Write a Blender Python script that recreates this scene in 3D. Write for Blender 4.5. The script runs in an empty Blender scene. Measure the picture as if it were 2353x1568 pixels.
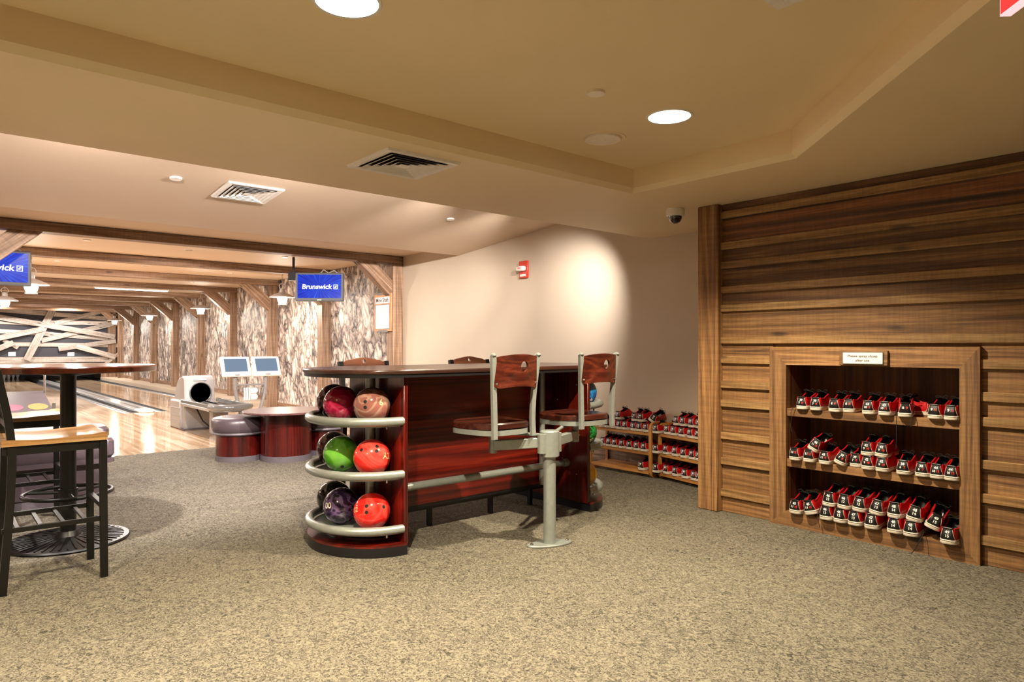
import bpy, bmesh, math, random
from mathutils import Vector, Matrix
random.seed(7)
scene = bpy.context.scene
col = scene.collection
PI = math.pi
# ------------------------------------------------------------------ camera, world, exposure
cam_d = bpy.data.cameras.new('camera'); cam = bpy.data.objects.new('camera', cam_d); col.objects.link(cam)
cam_d.sensor_width = 36.0; cam_d.lens = 24.007; cam_d.shift_y = 12.83/2353; cam_d.clip_start = .05
cam.location = (0, 0, 1.2); cam.rotation_euler = (PI/2, 0, -math.radians(40.566))
scene.camera = cam
cy = scene.cycles
cy.debug_bvh_type = 'STATIC_BVH'; cy.max_bounces = 6; cy.diffuse_bounces = 5; cy.glossy_bounces = 2; cy.transmission_bounces = 4; cy.caustics_reflective = False; cy.caustics_refractive = False
cy.adaptive_threshold = .1; cy.sample_clamp_indirect = 6.0
w = bpy.data.worlds.new('world'); scene.world = w; w.use_nodes = True
w.node_tree.nodes['Background'].inputs[0].default_value = (1, .9, .8, 1)
w.node_tree.nodes['Background'].inputs[1].default_value = .05
vs = scene.view_settings
vs.view_transform = 'Standard'; vs.look = 'None'; vs.gamma = 1; vs.use_curve_mapping = False; vs.exposure = 0.16
# light strengths
P_CAN = 400.0; C_CAN = (1, .86, .61)
P_LANE = 100.0; C_LANE = (1, .91, .85)
P_SPOT = 330.0; C_SPOT = (1, .91, .85)
P_BULB = 45.0; C_BULB = (1, .92, .80)

# ------------------------------------------------------------------ helpers
def lin(c):
    if isinstance(c, str):
        c = c.lstrip('#'); c = [int(c[i:i+2], 16)/255 for i in (0, 2, 4)]
    return tuple((x/12.92 if x <= .04045 else ((x+.055)/1.055)**2.4) for x in c[:3]) + (1.0,)

class MB:
    def __init__(s): s.v = []; s.f = []
    def add(s, vs_, fs, m=None):
        o = len(s.v)
        for p in vs_:
            p = Vector(p)
            s.v.append(tuple(m @ p) if m else tuple(p))
        s.f += [tuple(i+o for i in f) for f in fs]
        return s
    def box(s, x0, x1, y0, y1, z0, z1, b=0, m=None):
        b = min(b, (x1-x0)*.45, (y1-y0)*.45, (z1-z0)*.45)
        if b <= 0:
            v = [(x, y, z) for x in (x0, x1) for y in (y0, y1) for z in (z0, z1)]
            return s.add(v, [(0,1,3,2),(4,6,7,5),(0,4,5,1),(2,3,7,6),(0,2,6,4),(1,5,7,3)], m)
        X, Y, Z = (x0, x1), (y0, y1), (z0, z1); v = []; ix = {}
        for i in (0, 1):
            for j in (0, 1):
                for k in (0, 1):
                    sx, sy, sz = 1-2*i, 1-2*j, 1-2*k
                    for a in range(3):
                        p = [X[i]+sx*b, Y[j]+sy*b, Z[k]+sz*b]; p[a] = (X[i], Y[j], Z[k])[a]
                        ix[i, j, k, a] = len(v); v.append(tuple(p))
        f = []
        for i in (0, 1):
            q = [ix[i,0,0,0], ix[i,1,0,0], ix[i,1,1,0], ix[i,0,1,0]]; f.append(q[::-1] if i == 0 else q)
            q = [ix[0,i,0,1], ix[0,i,1,1], ix[1,i,1,1], ix[1,i,0,1]]; f.append(q[::-1] if i == 0 else q)
            q = [ix[0,0,i,2], ix[1,0,i,2], ix[1,1,i,2], ix[0,1,i,2]]; f.append(q[::-1] if i == 0 else q)
        for i in (0, 1):
            for j in (0, 1):
                f.append([ix[i,j,0,0], ix[i,j,1,0], ix[i,j,1,1], ix[i,j,0,1]])
                f.append([ix[i,0,j,0], ix[i,1,j,0], ix[i,1,j,2], ix[i,0,j,2]])
                f.append([ix[0,i,j,1], ix[1,i,j,1], ix[1,i,j,2], ix[0,i,j,2]])
                for k in (0, 1): f.append([ix[i,j,k,0], ix[i,j,k,1], ix[i,j,k,2]])
        c = Vector(((x0+x1)/2, (y0+y1)/2, (z0+z1)/2)); g = []
        for q in f:
            a = [Vector(v[t]) for t in q]; n = (a[1]-a[0]).cross(a[2]-a[0]); mid = sum(a, Vector())/len(a)
            g.append(tuple(q) if n.dot(mid-c) >= 0 else tuple(q[::-1]))
        return s.add(v, g, m)
    def beam(s, p, q, w, h, b=0, up=(0, 0, 1)):
        p, q = Vector(p), Vector(q); d = q-p; L = d.length; x = d/L; u = Vector(up)
        y = u.cross(x)
        if y.length < 1e-4: y = Vector((0, 1, 0)).cross(x)
        y.normalize(); z = x.cross(y)
        m = Matrix.Translation(p) @ Matrix((x, y, z)).transposed().to_4x4()
        return s.box(0, L, -w/2, w/2, -h/2, h/2, b, m)
    def tube(s, pts, r, n=12, closed=False, caps=True):
        pts = [Vector(p) for p in pts]; N = len(pts)
        rr = r if isinstance(r, (list, tuple)) else [r]*N
        t0 = (pts[1]-pts[0]).normalized(); a = Vector((0, 0, 1)) if abs(t0.z) < .9 else Vector((1, 0, 0))
        nrm = (a - t0*a.dot(t0)).normalized(); v = []; f = []
        for i, p in enumerate(pts):
            if closed: t = (pts[(i+1) % N]-pts[i-1]).normalized()
            elif i == 0: t = (pts[1]-pts[0]).normalized()
            elif i == N-1: t = (pts[-1]-pts[-2]).normalized()
            else: t = ((pts[i+1]-p).normalized()+(p-pts[i-1]).normalized()).normalized()
            nrm = (nrm - t*nrm.dot(t)).normalized(); bn = t.cross(nrm)
            for k in range(n):
                an = 2*PI*k/n; v.append(p+(nrm*math.cos(an)+bn*math.sin(an))*rr[i])
        M = N if closed else N-1
        for i in range(M):
            for k in range(n):
                a0, a1 = i*n+k, i*n+(k+1) % n; b0, b1 = ((i+1) % N)*n+k, ((i+1) % N)*n+(k+1) % n
                f.append((a0, a1, b1, b0))
        if caps and not closed:
            f.append(tuple(range(n))[::-1]); f.append(tuple((N-1)*n+k for k in range(n)))
        return s.add(v, f)
    def ribbon(s, pts, wx, th):
        # rectangular bar swept along pts lying in a plane of constant x
        pts = [Vector(p) for p in pts]; N = len(pts); v = []; f = []
        for i, p in enumerate(pts):
            t = (pts[min(i+1, N-1)]-pts[max(i-1, 0)]).normalized(); n = Vector((1, 0, 0)).cross(t).normalized(); e = Vector((1, 0, 0))
            v += [p+e*a*wx/2+n*b*th/2 for a, b in ((-1, -1), (1, -1), (1, 1), (-1, 1))]
        for i in range(N-1): f += [(i*4+k, i*4+(k+1) % 4, i*4+4+(k+1) % 4, i*4+4+k) for k in range(4)]
        f += [(3, 2, 1, 0), tuple((N-1)*4+k for k in range(4))]
        return s.add(v, f)
    def lathe(s, prof, n=32, c=(0, 0, 0), m=None, a0=0, a1=2*PI, sx=1, sy=1, cap=True):
        full = abs(a1-a0-2*PI) < 1e-6; K = n if full else n+1; v = []; f = []
        for r, z in prof:
            for k in range(K):
                an = a0+(a1-a0)*k/n; v.append((c[0]+r*math.cos(an)*sx, c[1]+r*math.sin(an)*sy, c[2]+z))
        for i in range(len(prof)-1):
            for k in range(n):
                k2 = (k+1) % K
                f.append((i*K+k, i*K+k2, (i+1)*K+k2, (i+1)*K+k))
        if full and cap:
            if prof[0][0] > 1e-4: f.append(tuple(range(K))[::-1])
            if prof[-1][0] > 1e-4: f.append(tuple((len(prof)-1)*K+k for k in range(K)))
        return s.add(v, f, m)
    def cyl(s, c, r, z0, z1, n=24, m=None):
        return s.lathe([(r, z0), (r, z1)], n, (c[0], c[1], 0), m)
    def prism(s, poly, z0, z1, m=None, bev=0):
        n = len(poly); v = [(x, y, z0) for x, y in poly]
        if bev:
            cx = sum(p[0] for p in poly)/n; cy = sum(p[1] for p in poly)/n
            def ins(p):
                d = math.hypot(p[0]-cx, p[1]-cy); k = (d-bev)/d; return (cx+(p[0]-cx)*k, cy+(p[1]-cy)*k)
            v = [ins(p)+(z0,) for p in poly]+[(x, y, z0+bev) for x, y in poly]+[(x, y, z1-bev) for x, y in poly]+[ins(p)+(z1,) for p in poly]
            L = 4
        else:
            v += [(x, y, z1) for x, y in poly]; L = 2
        f = [tuple(range(n))[::-1], tuple((L-1)*n+k for k in range(n))]
        for l in range(L-1):
            for k in range(n): f.append((l*n+k, l*n+(k+1) % n, (l+1)*n+(k+1) % n, (l+1)*n+k))
        return s.add(v, f, m)
    def holed(s, outline, hole, y0, y1, bow=None):
        # outline/hole: lists of (x,z) of equal length, star-shaped about the hole; plate thick in y; bow(x,z)->dy
        n = len(outline); bow = bow or (lambda x, z: 0); v = []
        for ring in (outline, hole):
            for yy in (y0, y1):
                for x, z in ring: v.append((x, yy+bow(x, z), z))
        f = []
        for k in range(n):
            j = (k+1) % n
            f += [(k, j, 2*n+j, 2*n+k), (n+j, n+k, 3*n+k, 3*n+j), (k, n+k, n+j, j), (2*n+j, 3*n+j, 3*n+k, 2*n+k)]
        return s.add(v, f)
    def sphere(s, c, r, n=24, m=14, sx=1, sy=1, sz=1, mat=None):
        prof = [(max(r*math.sin(PI*i/m), 1e-5), -r*math.cos(PI*i/m)*sz) for i in range(m+1)]
        return s.lathe(prof, n, c, mat, sx=sx, sy=sy)
    def mesh(s, name, smooth=40):
        me = bpy.data.meshes.new(name); me.from_pydata(s.v, [], s.f)
        bm = bmesh.new(); bm.from_mesh(me); bmesh.ops.recalc_face_normals(bm, faces=bm.faces); bm.to_mesh(me); bm.free()
        if smooth:
            me.polygons.foreach_set('use_smooth', [True]*len(me.polygons)); me.set_sharp_from_angle(angle=math.radians(smooth))
        me.update(); return me

def link(name, me, mat, parent=None, loc=(0, 0, 0), rot=(0, 0, 0)):
    o = bpy.data.objects.new(name, me); col.objects.link(o)
    if mat and not me.materials: me.materials.append(mat)
    o.parent = parent; o.location = loc; o.rotation_euler = rot
    return o
def obj(name, mb, mat, parent=None, loc=(0, 0, 0), rot=(0, 0, 0), smooth=40):
    return link(name, mb.mesh(name, smooth), mat, parent, loc, rot)
def tag(o, label, cat, group=None):
    o['label'] = label; o['category'] = cat
    if group: o['group'] = group
    return o
def thing(name, label, cat, loc=(0, 0, 0), rz=0, group=None, rot=None):
    o = bpy.data.objects.new(name, None); col.objects.link(o); o.empty_display_size = .1
    o.location = loc; o.rotation_euler = rot or (0, 0, rz)
    return tag(o, label, cat, group)
def struct(name, mb, mat, parent=None, smooth=0, label=None):
    o = obj(name, mb, mat, parent, smooth=smooth); o['kind'] = 'structure'
    if label: o['label'] = label
    return o
def copy_tree(o, parent=None):
    c = o.copy(); col.objects.link(c); c.parent = parent
    for ch in list(o.children): copy_tree(ch, c)
    return c
def light(name, kind, loc, power, color, parent=None, size=.1, rot=(0, 0, 0), spot=1.2, blend=.5):
    d = bpy.data.lights.new(name, kind); d.energy = power; d.color = color
    if kind == 'AREA': d.shape = 'DISK'; d.size = size
    elif kind == 'SPOT': d.spot_size = spot; d.spot_blend = blend; d.shadow_soft_size = size
    else: d.shadow_soft_size = size
    o = bpy.data.objects.new(name, d); col.objects.link(o); o.parent = parent; o.location = loc; o.rotation_euler = rot
    return o
_tx = {}
def text(body, size, align='CENTER', ext=0, bold=.022):
    k = (body, size, align, ext)
    if k not in _tx:
        c = bpy.data.curves.new('t', 'FONT'); c.body = body; c.size = size; c.align_x = align; c.align_y = 'CENTER'; c.resolution_u = 3; c.extrude = ext; c.offset = size*bold
        o = bpy.data.objects.new('t', c); col.objects.link(o)
        dg = bpy.context.evaluated_depsgraph_get(); me = bpy.data.meshes.new_from_object(o.evaluated_get(dg))
        _tx[k] = ([v.co.copy() for v in me.vertices], [tuple(p.vertices) for p in me.polygons])
        bpy.data.objects.remove(o); bpy.data.curves.remove(c); bpy.data.meshes.remove(me)
    return _tx[k]

# ------------------------------------------------------------------ materials
_m = {}
class NT:
    def __init__(s, name):
        s.mat = bpy.data.materials.new(name); s.mat.use_nodes = True; s.t = s.mat.node_tree; s.b = s.t.nodes['Principled BSDF']
    def n(s, typ, **kw):
        x = s.t.nodes.new('ShaderNode'+typ)
        for k, v in kw.items():
            if k.startswith('i_'):
                key = k[2:]; key = int(key) if key.isdigit() else key.replace('_', ' ')
                x.inputs[key].default_value = v
            else: setattr(x, k, v)
        return x
    def l(s, a, b): s.t.links.new(a, b); return s
    def ramp(s, fac, stops):
        r = s.n('ValToRGB'); e = r.color_ramp.elements
        while len(e) < len(stops): e.new(.5)
        for i, (p, c) in enumerate(stops): e[i].position = p; e[i].color = lin(c) if isinstance(c, str) else (c, c, c, 1)
        s.l(fac, r.inputs[0]); return r.outputs[0]
    def mix(s, fac, a, b, mode='MIX'):
        x = s.n('Mix', data_type='RGBA', blend_type=mode)
        for sock, v in ((x.inputs[0], fac), (x.inputs[6], a), (x.inputs[7], b)):
            if hasattr(v, 'links') or hasattr(v, 'is_linked'): s.l(v, sock)
            elif isinstance(v, str): sock.default_value = lin(v)
            else: sock.default_value = v
        return x.outputs[2]
    def math(s, op, a, b=0.0):
        x = s.n('Math', operation=op)
        for sock, v in ((x.inputs[0], a), (x.inputs[1], b)):
            if hasattr(v, 'is_linked'): s.l(v, sock)
            else: sock.default_value = v
        return x.outputs[0]
    def coords(s, sc, rnd=True, world=False):
        if world: v = s.n('NewGeometry').outputs['Position']
        else: v = s.n('TexCoord').outputs['Object']
        if rnd:
            oi = s.n('ObjectInfo'); k = s.n('VectorMath', operation='MULTIPLY'); s.l(oi.outputs['Random'], k.inputs[0]); k.inputs[1].default_value = (37, 19, 53)
            a = s.n('VectorMath', operation='ADD'); s.l(v, a.inputs[0]); s.l(k.outputs[0], a.inputs[1]); v = a.outputs[0]
        mp = s.n('Mapping'); mp.inputs['Scale'].default_value = sc; s.l(v, mp.inputs[0]); return mp.outputs[0]
    def noise(s, vec, scale, detail=4, dist=0., rough=.5):
        x = s.n('TexNoise'); s.l(vec, x.inputs['Vector']); x.inputs['Scale'].default_value = scale; x.inputs['Detail'].default_value = detail
        x.inputs['Distortion'].default_value = dist; x.inputs['Roughness'].default_value = rough; return x.outputs[0]
    def bump(s, h, st, d=.01):
        x = s.n('Bump'); x.inputs['Strength'].default_value = st; x.inputs['Distance'].default_value = d; s.l(h, x.inputs['Height']); s.l(x.outputs[0], s.b.inputs['Normal'])
    def base(s, c):
        if hasattr(c, 'is_linked'): s.l(c, s.b.inputs['Base Color'])
        else: s.b.inputs['Base Color'].default_value = lin(c)

def plain(name, c, rough=.5, metal=0., var=.06, spec=.5, sc=40, coat=0):
    if name in _m: return _m[name]
    t = NT(name); b = t.b; b.inputs['Roughness'].default_value = rough; b.inputs['Metallic'].default_value = metal
    b.inputs['Specular IOR Level'].default_value = spec; b.inputs['Coat Weight'].default_value = coat; b.inputs['Coat Roughness'].default_value = .1
    n = t.noise(t.coords((1, 1, 1)), sc, 3); r = t.ramp(n, [(.3, 1-var*2), (.7, 1.0)])
    t.base(t.mix(1.0, c, r, 'MULTIPLY')); t.bump(n, .04, .003)
    _m[name] = t.mat; return t.mat
def emit(name, c, st, sample=False):
    if name in _m: return _m[name]
    t = NT(name); t.mat.cycles.emission_sampling = 'AUTO' if sample else 'NONE'; t.base('#050505'); t.b.inputs['Emission Color'].default_value = lin(c) if isinstance(c, str) else (*c, 1)
    t.b.inputs['Emission Strength'].default_value = st; n = t.noise(t.coords((1, 1, 1)), 5); t.l(t.ramp(n, [(0, .2), (1, .3)]), t.b.inputs['Roughness'])
    _m[name] = t.mat; return t.mat
def wood(name, dark, mid, light_, axis='X', rough=.55, k=1.0, rnd=.35, coat=0., knots=True, contrast=1.):
    key = name+'_'+axis
    if key in _m: return _m[key]
    t = NT(key); b = t.b; b.inputs['Roughness'].default_value = rough; b.inputs['Coat Weight'].default_value = coat; b.inputs['Coat Roughness'].default_value = .12
    sc = {'X': (.5, 15, 15), 'Y': (15, .5, 15), 'Z': (15, 15, .5)}[axis]; sc = tuple(q*k for q in sc)
    v = t.coords(sc)
    n1 = t.noise(v, .45, 2, .5); n2 = t.noise(v, 3.5, 5, .3, .65)
    rings = t.math('FRACT', t.math('MULTIPLY', n1, 9.0)); rings = t.math('ABSOLUTE', t.math('SUBTRACT', rings, .5))
    a = t.math('ADD', t.math('MULTIPLY', rings, .55*contrast), t.math('MULTIPLY', n2, .75))
    if contrast > 1.5: a = t.math('ADD', t.math('MULTIPLY', rings, 1.15), t.math('MULTIPLY', n2, .3))
    c = t.ramp(a, [(.22, dark), (.45, mid), (.75, light_)])
    fine = t.noise(v, 10, 4, .3, .7)
    c = t.mix(.6, c, t.ramp(fine, [(.36, .38), (.6, 1.0)]), 'MULTIPLY')
    ms = t.noise(t.coords({'X': (26, 1.2, 1.2), 'Y': (1.2, 26, 1.2), 'Z': (1.2, 1.2, 26)}[axis]), 2.2, 3, .4)
    c = t.mix(.35 if knots else .12, c, t.ramp(ms, [(.38, .62), (.58, 1.0)]), 'MULTIPLY')
    if knots:
        vk = t.n('TexVoronoi'); vk.inputs['Scale'].default_value = 1.0
        mp = t.coords({'X': (1.6, 5, 5), 'Y': (5, 1.6, 5), 'Z': (5, 5, 1.6)}[axis]); t.l(mp, vk.inputs['Vector'])
        kn = t.ramp(vk.outputs['Distance'], [(.05, .12), (.13, 1.0)])
        c = t.mix(.8, c, kn, 'MULTIPLY')
    oi = t.n('ObjectInfo'); rr = t.math('ADD', t.math('MULTIPLY', oi.outputs['Random'], rnd), 1-rnd*.6)
    cm = t.n('CombineColor'); [t.l(rr, cm.inputs[i]) for i in range(3)]
    c = t.mix(1.0, c, cm.outputs[0], 'MULTIPLY')
    t.base(c); t.bump(a, .22, .004)
    _m[key] = t.mat; return t.mat
def dark_barn(axis): return wood('dark_barn_wood', '#332114', '#634229', '#8e6840', axis, .62, 1., .35)  # darker barn wood for upper boards, part of the shade up there painted in
def zebra(axis): return wood('zebra_wood', '#2e1e13', '#654028', '#96603a', axis, .6, .7, .1, 0, True, 1.9)
def barn(axis): return wood('barn_wood', '#4e331f', '#855d38', '#ae8253', axis, .62)
def batten_wood(axis): return wood('batten_wood', '#694b2d', '#936d42', '#b5905f', axis, .6, 1., .25)
def timber(axis): return wood('timber', '#5c4330', '#8a6a4e', '#b0927a', axis, .6, .7, .25)
def cherry(axis): return wood('cherry', '#1d0403', '#500e08', '#7e1f11', axis, .28, .6, .1, .25, False)
def drumwood(axis): return wood('drum_wood', '#1a0403', '#400a07', '#62140c', axis, .28, .6, .1, .25, False)
def plank(axis): return wood('weathered_plank', '#83766c', '#b4a79b', '#dcd2c8', axis, .7)
def bamboo(axis): return wood('bamboo', '#8a4f1e', '#b87934', '#cf974f', axis, .4, .8, .15, .1, False)
def oak(axis): return wood('oak_seat', '#7a5430', '#a3784a', '#bf986a', axis, .34, .7, .1, .15, False)
def brownseat(axis): return wood('worn_brown_wood', '#230b06', '#47190f', '#682c1a', axis, .33, .8, .1, .3, False)

def carpet():
    t = NT('carpet_loop'); v = t.coords((1, 1, 1), False, True)
    m2 = t.coords((1.25, 1.0, 1), False, True)
    big = t.noise(v, 1.1, 2); med = t.noise(m2, 34, 4, 2.2, .62); fine = t.noise(m2, 190, 2, .8)
    a = t.math('ADD', t.math('MULTIPLY', med, .75), t.math('MULTIPLY', fine, .35)); a = t.math('ADD', a, t.math('MULTIPLY', big, .08))
    c = t.ramp(a, [(.44, '#2c2a24'), (.55, '#57524a'), (.68, '#7f7869')])
    t.base(c); t.b.inputs['Roughness'].default_value = .95; t.b.inputs['Specular IOR Level'].default_value = .1
    t.bump(a, .5, .01); return t.mat
def paint(name, c, rough=.6, var=.05):
    t = NT(name); v = t.coords((1, 1, 1), False, True); n = t.noise(v, 1.4, 4); f = t.noise(v, 120, 2)
    t.base(t.mix(1.0, c, t.ramp(n, [(.3, 1-var), (.7, 1.0)]), 'MULTIPLY')); t.b.inputs['Roughness'].default_value = rough
    t.b.inputs['Specular IOR Level'].default_value = .3; t.bump(f, .06, .002); return t.mat
def camo():
    t = NT('bark_camouflage'); v = t.coords((1, 1, .7), False, True)
    w1 = t.noise(v, 4, 3); sc = t.n('VectorMath', operation='MULTIPLY'); t.l(w1, sc.inputs[0]); sc.inputs[1].default_value = (.3, .3, .55)
    ad = t.n('VectorMath', operation='ADD'); t.l(v, ad.inputs[0]); t.l(sc.outputs[0], ad.inputs[1])
    vo = t.n('TexVoronoi', feature='DISTANCE_TO_EDGE'); vo.inputs['Scale'].default_value = 7; t.l(ad.outputs[0], vo.inputs['Vector'])
    v2 = t.n('TexVoronoi', feature='F1'); v2.inputs['Scale'].default_value = 7; t.l(ad.outputs[0], v2.inputs['Vector'])
    n = t.noise(ad.outputs[0], 11, 6, 1.5, .7); big = t.noise(v, 2.2, 3, 1.0)
    a = t.math('ADD', t.math('MULTIPLY', t.n('SeparateColor').outputs[0], 0.0), n)
    sp = t.n('SeparateColor'); t.l(v2.outputs['Color'], sp.inputs[0])
    a = t.math('ADD', t.math('MULTIPLY', sp.outputs[0], .22), t.math('MULTIPLY', n, .8)); a = t.math('ADD', a, t.math('MULTIPLY', vo.outputs['Distance'], .7))
    a = t.math('ADD', a, t.math('MULTIPLY', t.math('SUBTRACT', big, .5), .5))
    c = t.ramp(a, [(.36, '#1c1a1d'), (.46, '#544b49'), (.56, '#85786f'), (.68, '#b0a398'), (.85, '#ded5cb')])
    t.base(c); t.b.inputs['Roughness'].default_value = .6; return t.mat
def boards():
    t = NT('maple_boards'); v = t.coords((1, 1, 1), False, True)
    sx = t.n('SeparateXYZ'); t.l(v, sx.inputs[0]); X = t.math('MULTIPLY', sx.outputs[0], 23.0); fl = t.math('FLOOR', X); fr = t.math('FRACT', X)
    Yb = t.math('FLOOR', t.math('ADD', t.math('MULTIPLY', sx.outputs[1], .6), t.math('MULTIPLY', fl, .37)))
    cb = t.n('CombineXYZ'); t.l(fl, cb.inputs[0]); t.l(Yb, cb.inputs[1]); wn = t.n('TexWhiteNoise'); t.l(cb.outputs[0], wn.inputs['Vector'])
    g = t.noise(t.coords((40, 1.2, 40), False, True), 1.5, 4)
    c = t.mix(wn.outputs['Value'], '#b2906c', '#dcc6aa'); c = t.mix(.25, c, t.ramp(g, [(.3, .6), (.7, 1.0)]), 'MULTIPLY')
    ed = t.ramp(t.math('ABSOLUTE', t.math('SUBTRACT', fr, .5)), [(.44, 1.0), (.5, .45)]); c = t.mix(.8, c, ed, 'MULTIPLY')
    t.base(c); t.b.inputs['Roughness'].default_value = .12; t.b.inputs['Coat Weight'].default_value = .5; t.b.inputs['Coat Roughness'].default_value = .04
    return t.mat
def ballmat(name, c1, c2, sc=7, rough=.12):
    t = NT(name); v = t.coords((1, 1, 1)); n = t.noise(v, sc, 2, 3.0); t.base(t.ramp(n, [(.42, c1), (.52, c2), (.60, c1)]))
    t.b.inputs['Roughness'].default_value = rough; t.b.inputs['Coat Weight'].default_value = .3; t.b.inputs['Coat Roughness'].default_value = .05; return t.mat
def screen(name):
    t = NT(name); v = t.coords((1, 1, 1), False); sp = t.n('SeparateXYZ'); t.l(v, sp.inputs[0])
    an = t.math('ARCTAN2', t.math('MULTIPLY', sp.outputs[2], 1.4), sp.outputs[0]); cb = t.n('CombineXYZ'); t.l(t.math('MULTIPLY', an, 6.0), cb.inputs[0])
    n = t.noise(cb.outputs[0], 2.0, 4, 0, .7); vn = t.noise(v, 6, 2)
    c = t.ramp(t.math('ADD', n, t.math('MULTIPLY', vn, .25)), [(.48, '#021690'), (.66, '#0638d0'), (.9, '#3a90ff')])
    t.base('#000000'); t.l(c, t.b.inputs['Emission Color']); t.b.inputs['Emission Strength'].default_value = 1.0; t.b.inputs['Roughness'].default_value = .2; return t.mat

M_CARPET = carpet(); M_CAMO = camo(); M_BOARDS = boards()
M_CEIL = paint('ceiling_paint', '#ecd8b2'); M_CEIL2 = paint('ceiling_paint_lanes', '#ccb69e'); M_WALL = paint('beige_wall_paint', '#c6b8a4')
M_DARKPANEL = paint('charcoal_panel', '#3a3a40'); M_LEDGE = paint('grey_ledge', '#b8a894')
M_SILVER = plain('silver_paint', '#a3a9a6', .34, .5); M_CHROME = plain('chrome', '#d8d8d8', .12, 1.0); M_BLACK = plain('black_metal', '#080706', .38, .0, spec=.45)
M_BLACKPL = plain('black_plastic', '#17161a', .35); M_WHITE = plain('white_enamel', '#ece8e2', .4); M_HOLE = plain('dark_hole', '#050404', .8)
M_MAUVE = plain('mauve_vinyl', '#52464b', .32, sc=15); M_GREYKICK = plain('grey_kick', '#5f575c', .45); M_GREYPL = plain('grey_plastic', '#9b9795', .35); M_SMOKE = plain('smoky_plastic', '#6e6c68', .15, coat=.5)
M_RED = plain('shoe_red', '#b3161a', .38, spec=.4); M_SBLACK = plain('shoe_black', '#121214', .33); M_SOLE = plain('sole_white', '#ddd2c4', .5); M_LINE = plain('sole_stripe', '#2a1c1c', .6)
M_PIPE = plain('white_piping', '#d8d4cc', .5); M_NUMW = plain('white_print', '#f2f0f0', .5, var=0); M_NUMR = plain('red_print', '#d8281c', .5, var=0); M_LACE = plain('black_lace', '#101112', .7)
M_TEXTD = plain('dark_print', '#3a3034', .6, var=0); M_PAPER = plain('paper', '#efe9e2', .6, var=.01); M_BEIGEPL = plain('beige_plastic', '#f2e6d2', .4)
M_LANENUM = plain('lane_label', '#f0f0f4', .5)
M_GUTTER = plain('gutter_grey', '#4c4f50', .25); M_CAP = plain('capping_grey', '#9a9c9c', .2, .3)
M_GLOBE = emit('lamp_glow', C_BULB, 7.0); M_LENS = emit('can_lens', (1, .93, .78), 9.0); M_TUBE = emit('tube_glow', '#ffffff', 6.0)
M_EXIT = emit('exit_red', '#ff3c3c', 1.0); M_EXITE = emit('exit_edge', '#ffb0b0', 1.5)
M_SCREEN = screen('tv_picture'); M_KSCREEN = emit('console_screen', '#7f97b0', .8); M_SCRTXT = emit('screen_white', '#ffffff', 1.6)
M_GLASS = NT('clear_panel'); M_GLASS.b.inputs['Transmission Weight'].default_value = 1.0; M_GLASS.b.inputs['Roughness'].default_value = .05; M_GLASS.b.inputs['IOR'].default_value = 1.1; M_GLASS.base(M_GLASS.ramp(M_GLASS.noise(M_GLASS.coords((1, 1, 1)), 3), [(.3, '#e8e8ea'), (.7, '#f4f4f6')])); M_GLASS = M_GLASS.mat
M_REDBOX = plain('alarm_red', '#d2402f', .4)

# ------------------------------------------------------------------ the shell
XB, XW, ZC, ZT, ZF = 5.285, 4.41, 2.235, 2.39, 2.515
XL, YN, YE = -4.2, -3.0, 33.0
struct('floor', MB().box(XL, XB+.1, YN, 8.5, -.1, 0), M_CARPET)
struct('floor_approach', MB().box(XL, XB+.1, 8.5, 13.8, -.1, .003), M_BOARDS)
struct('floor_subfloor', MB().box(XL, XB+.1, 13.8, YE, -.2, -.1), M_DARKPANEL)
LANES = ((3.41, 4.48), (1.59, 2.66), (-.5, .57), (-2.32, -1.25))
for i, (a, b) in enumerate(LANES): struct('floor_lane_%d' % (i+1), MB().box(a, b, 13.8, 32.6, -.1, .002), M_BOARDS)
def gutter(name, x, label):
    m = MB(); n = 10; pr = [(x+.125-.12*math.cos(PI*k/n), -.085*math.sin(PI*k/n)) for k in range(n+1)]
    v = [(px, y, pz) for y in (13.8, 32.6) for px, pz in pr]; f = [(k, k+1, n+2+k, n+1+k) for k in range(n)]
    m.add(v, f); o = obj(name, m, M_GUTTER); tag(o, label, 'gutter'); return o
gutter('lane_gutter', 4.48, 'dark lane gutter running along the side wall ledge')
gutter('lane_gutter', 3.16, 'dark lane gutter just right of the grey centre capping')
gutter('lane_gutter', 2.66, 'dark lane gutter just left of the grey centre capping')
gutter('lane_gutter', 1.34, 'dark lane gutter on the far left side of the left lane')
def capping(x0, x1, label):
    t = thing('lane_capping', label, 'lane divider', (x0, 13.8, 0)); wd = x1-x0
    obj('capping', MB().box(0, wd, .35, 18.8, -.08, .045, .015), M_CAP, t)
    pts = [(wd*.5+wd*.5*math.cos(PI+PI*k/10), -.02+.1*math.sin(PI+PI*k/10)) for k in range(11)]+[(wd, .36), (0, .36)]
    obj('end_cap', MB().prism(pts, 0.002, .05, bev=.012), M_WHITE, t)
    obj('groove', MB().box(wd*.42, wd*.58, .4, 18.7, .0455, .047), M_GUTTER, t)
capping(2.91, 3.16, 'long grey ball return capping between the two nearest lanes')
capping(.82, 1.09, 'grey lane capping with white end cap behind the sloped ramp')
struct('floor_ledge', MB().box(4.73, XB, 13.8, 28.3, -.1, .1), M_LEDGE)

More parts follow.
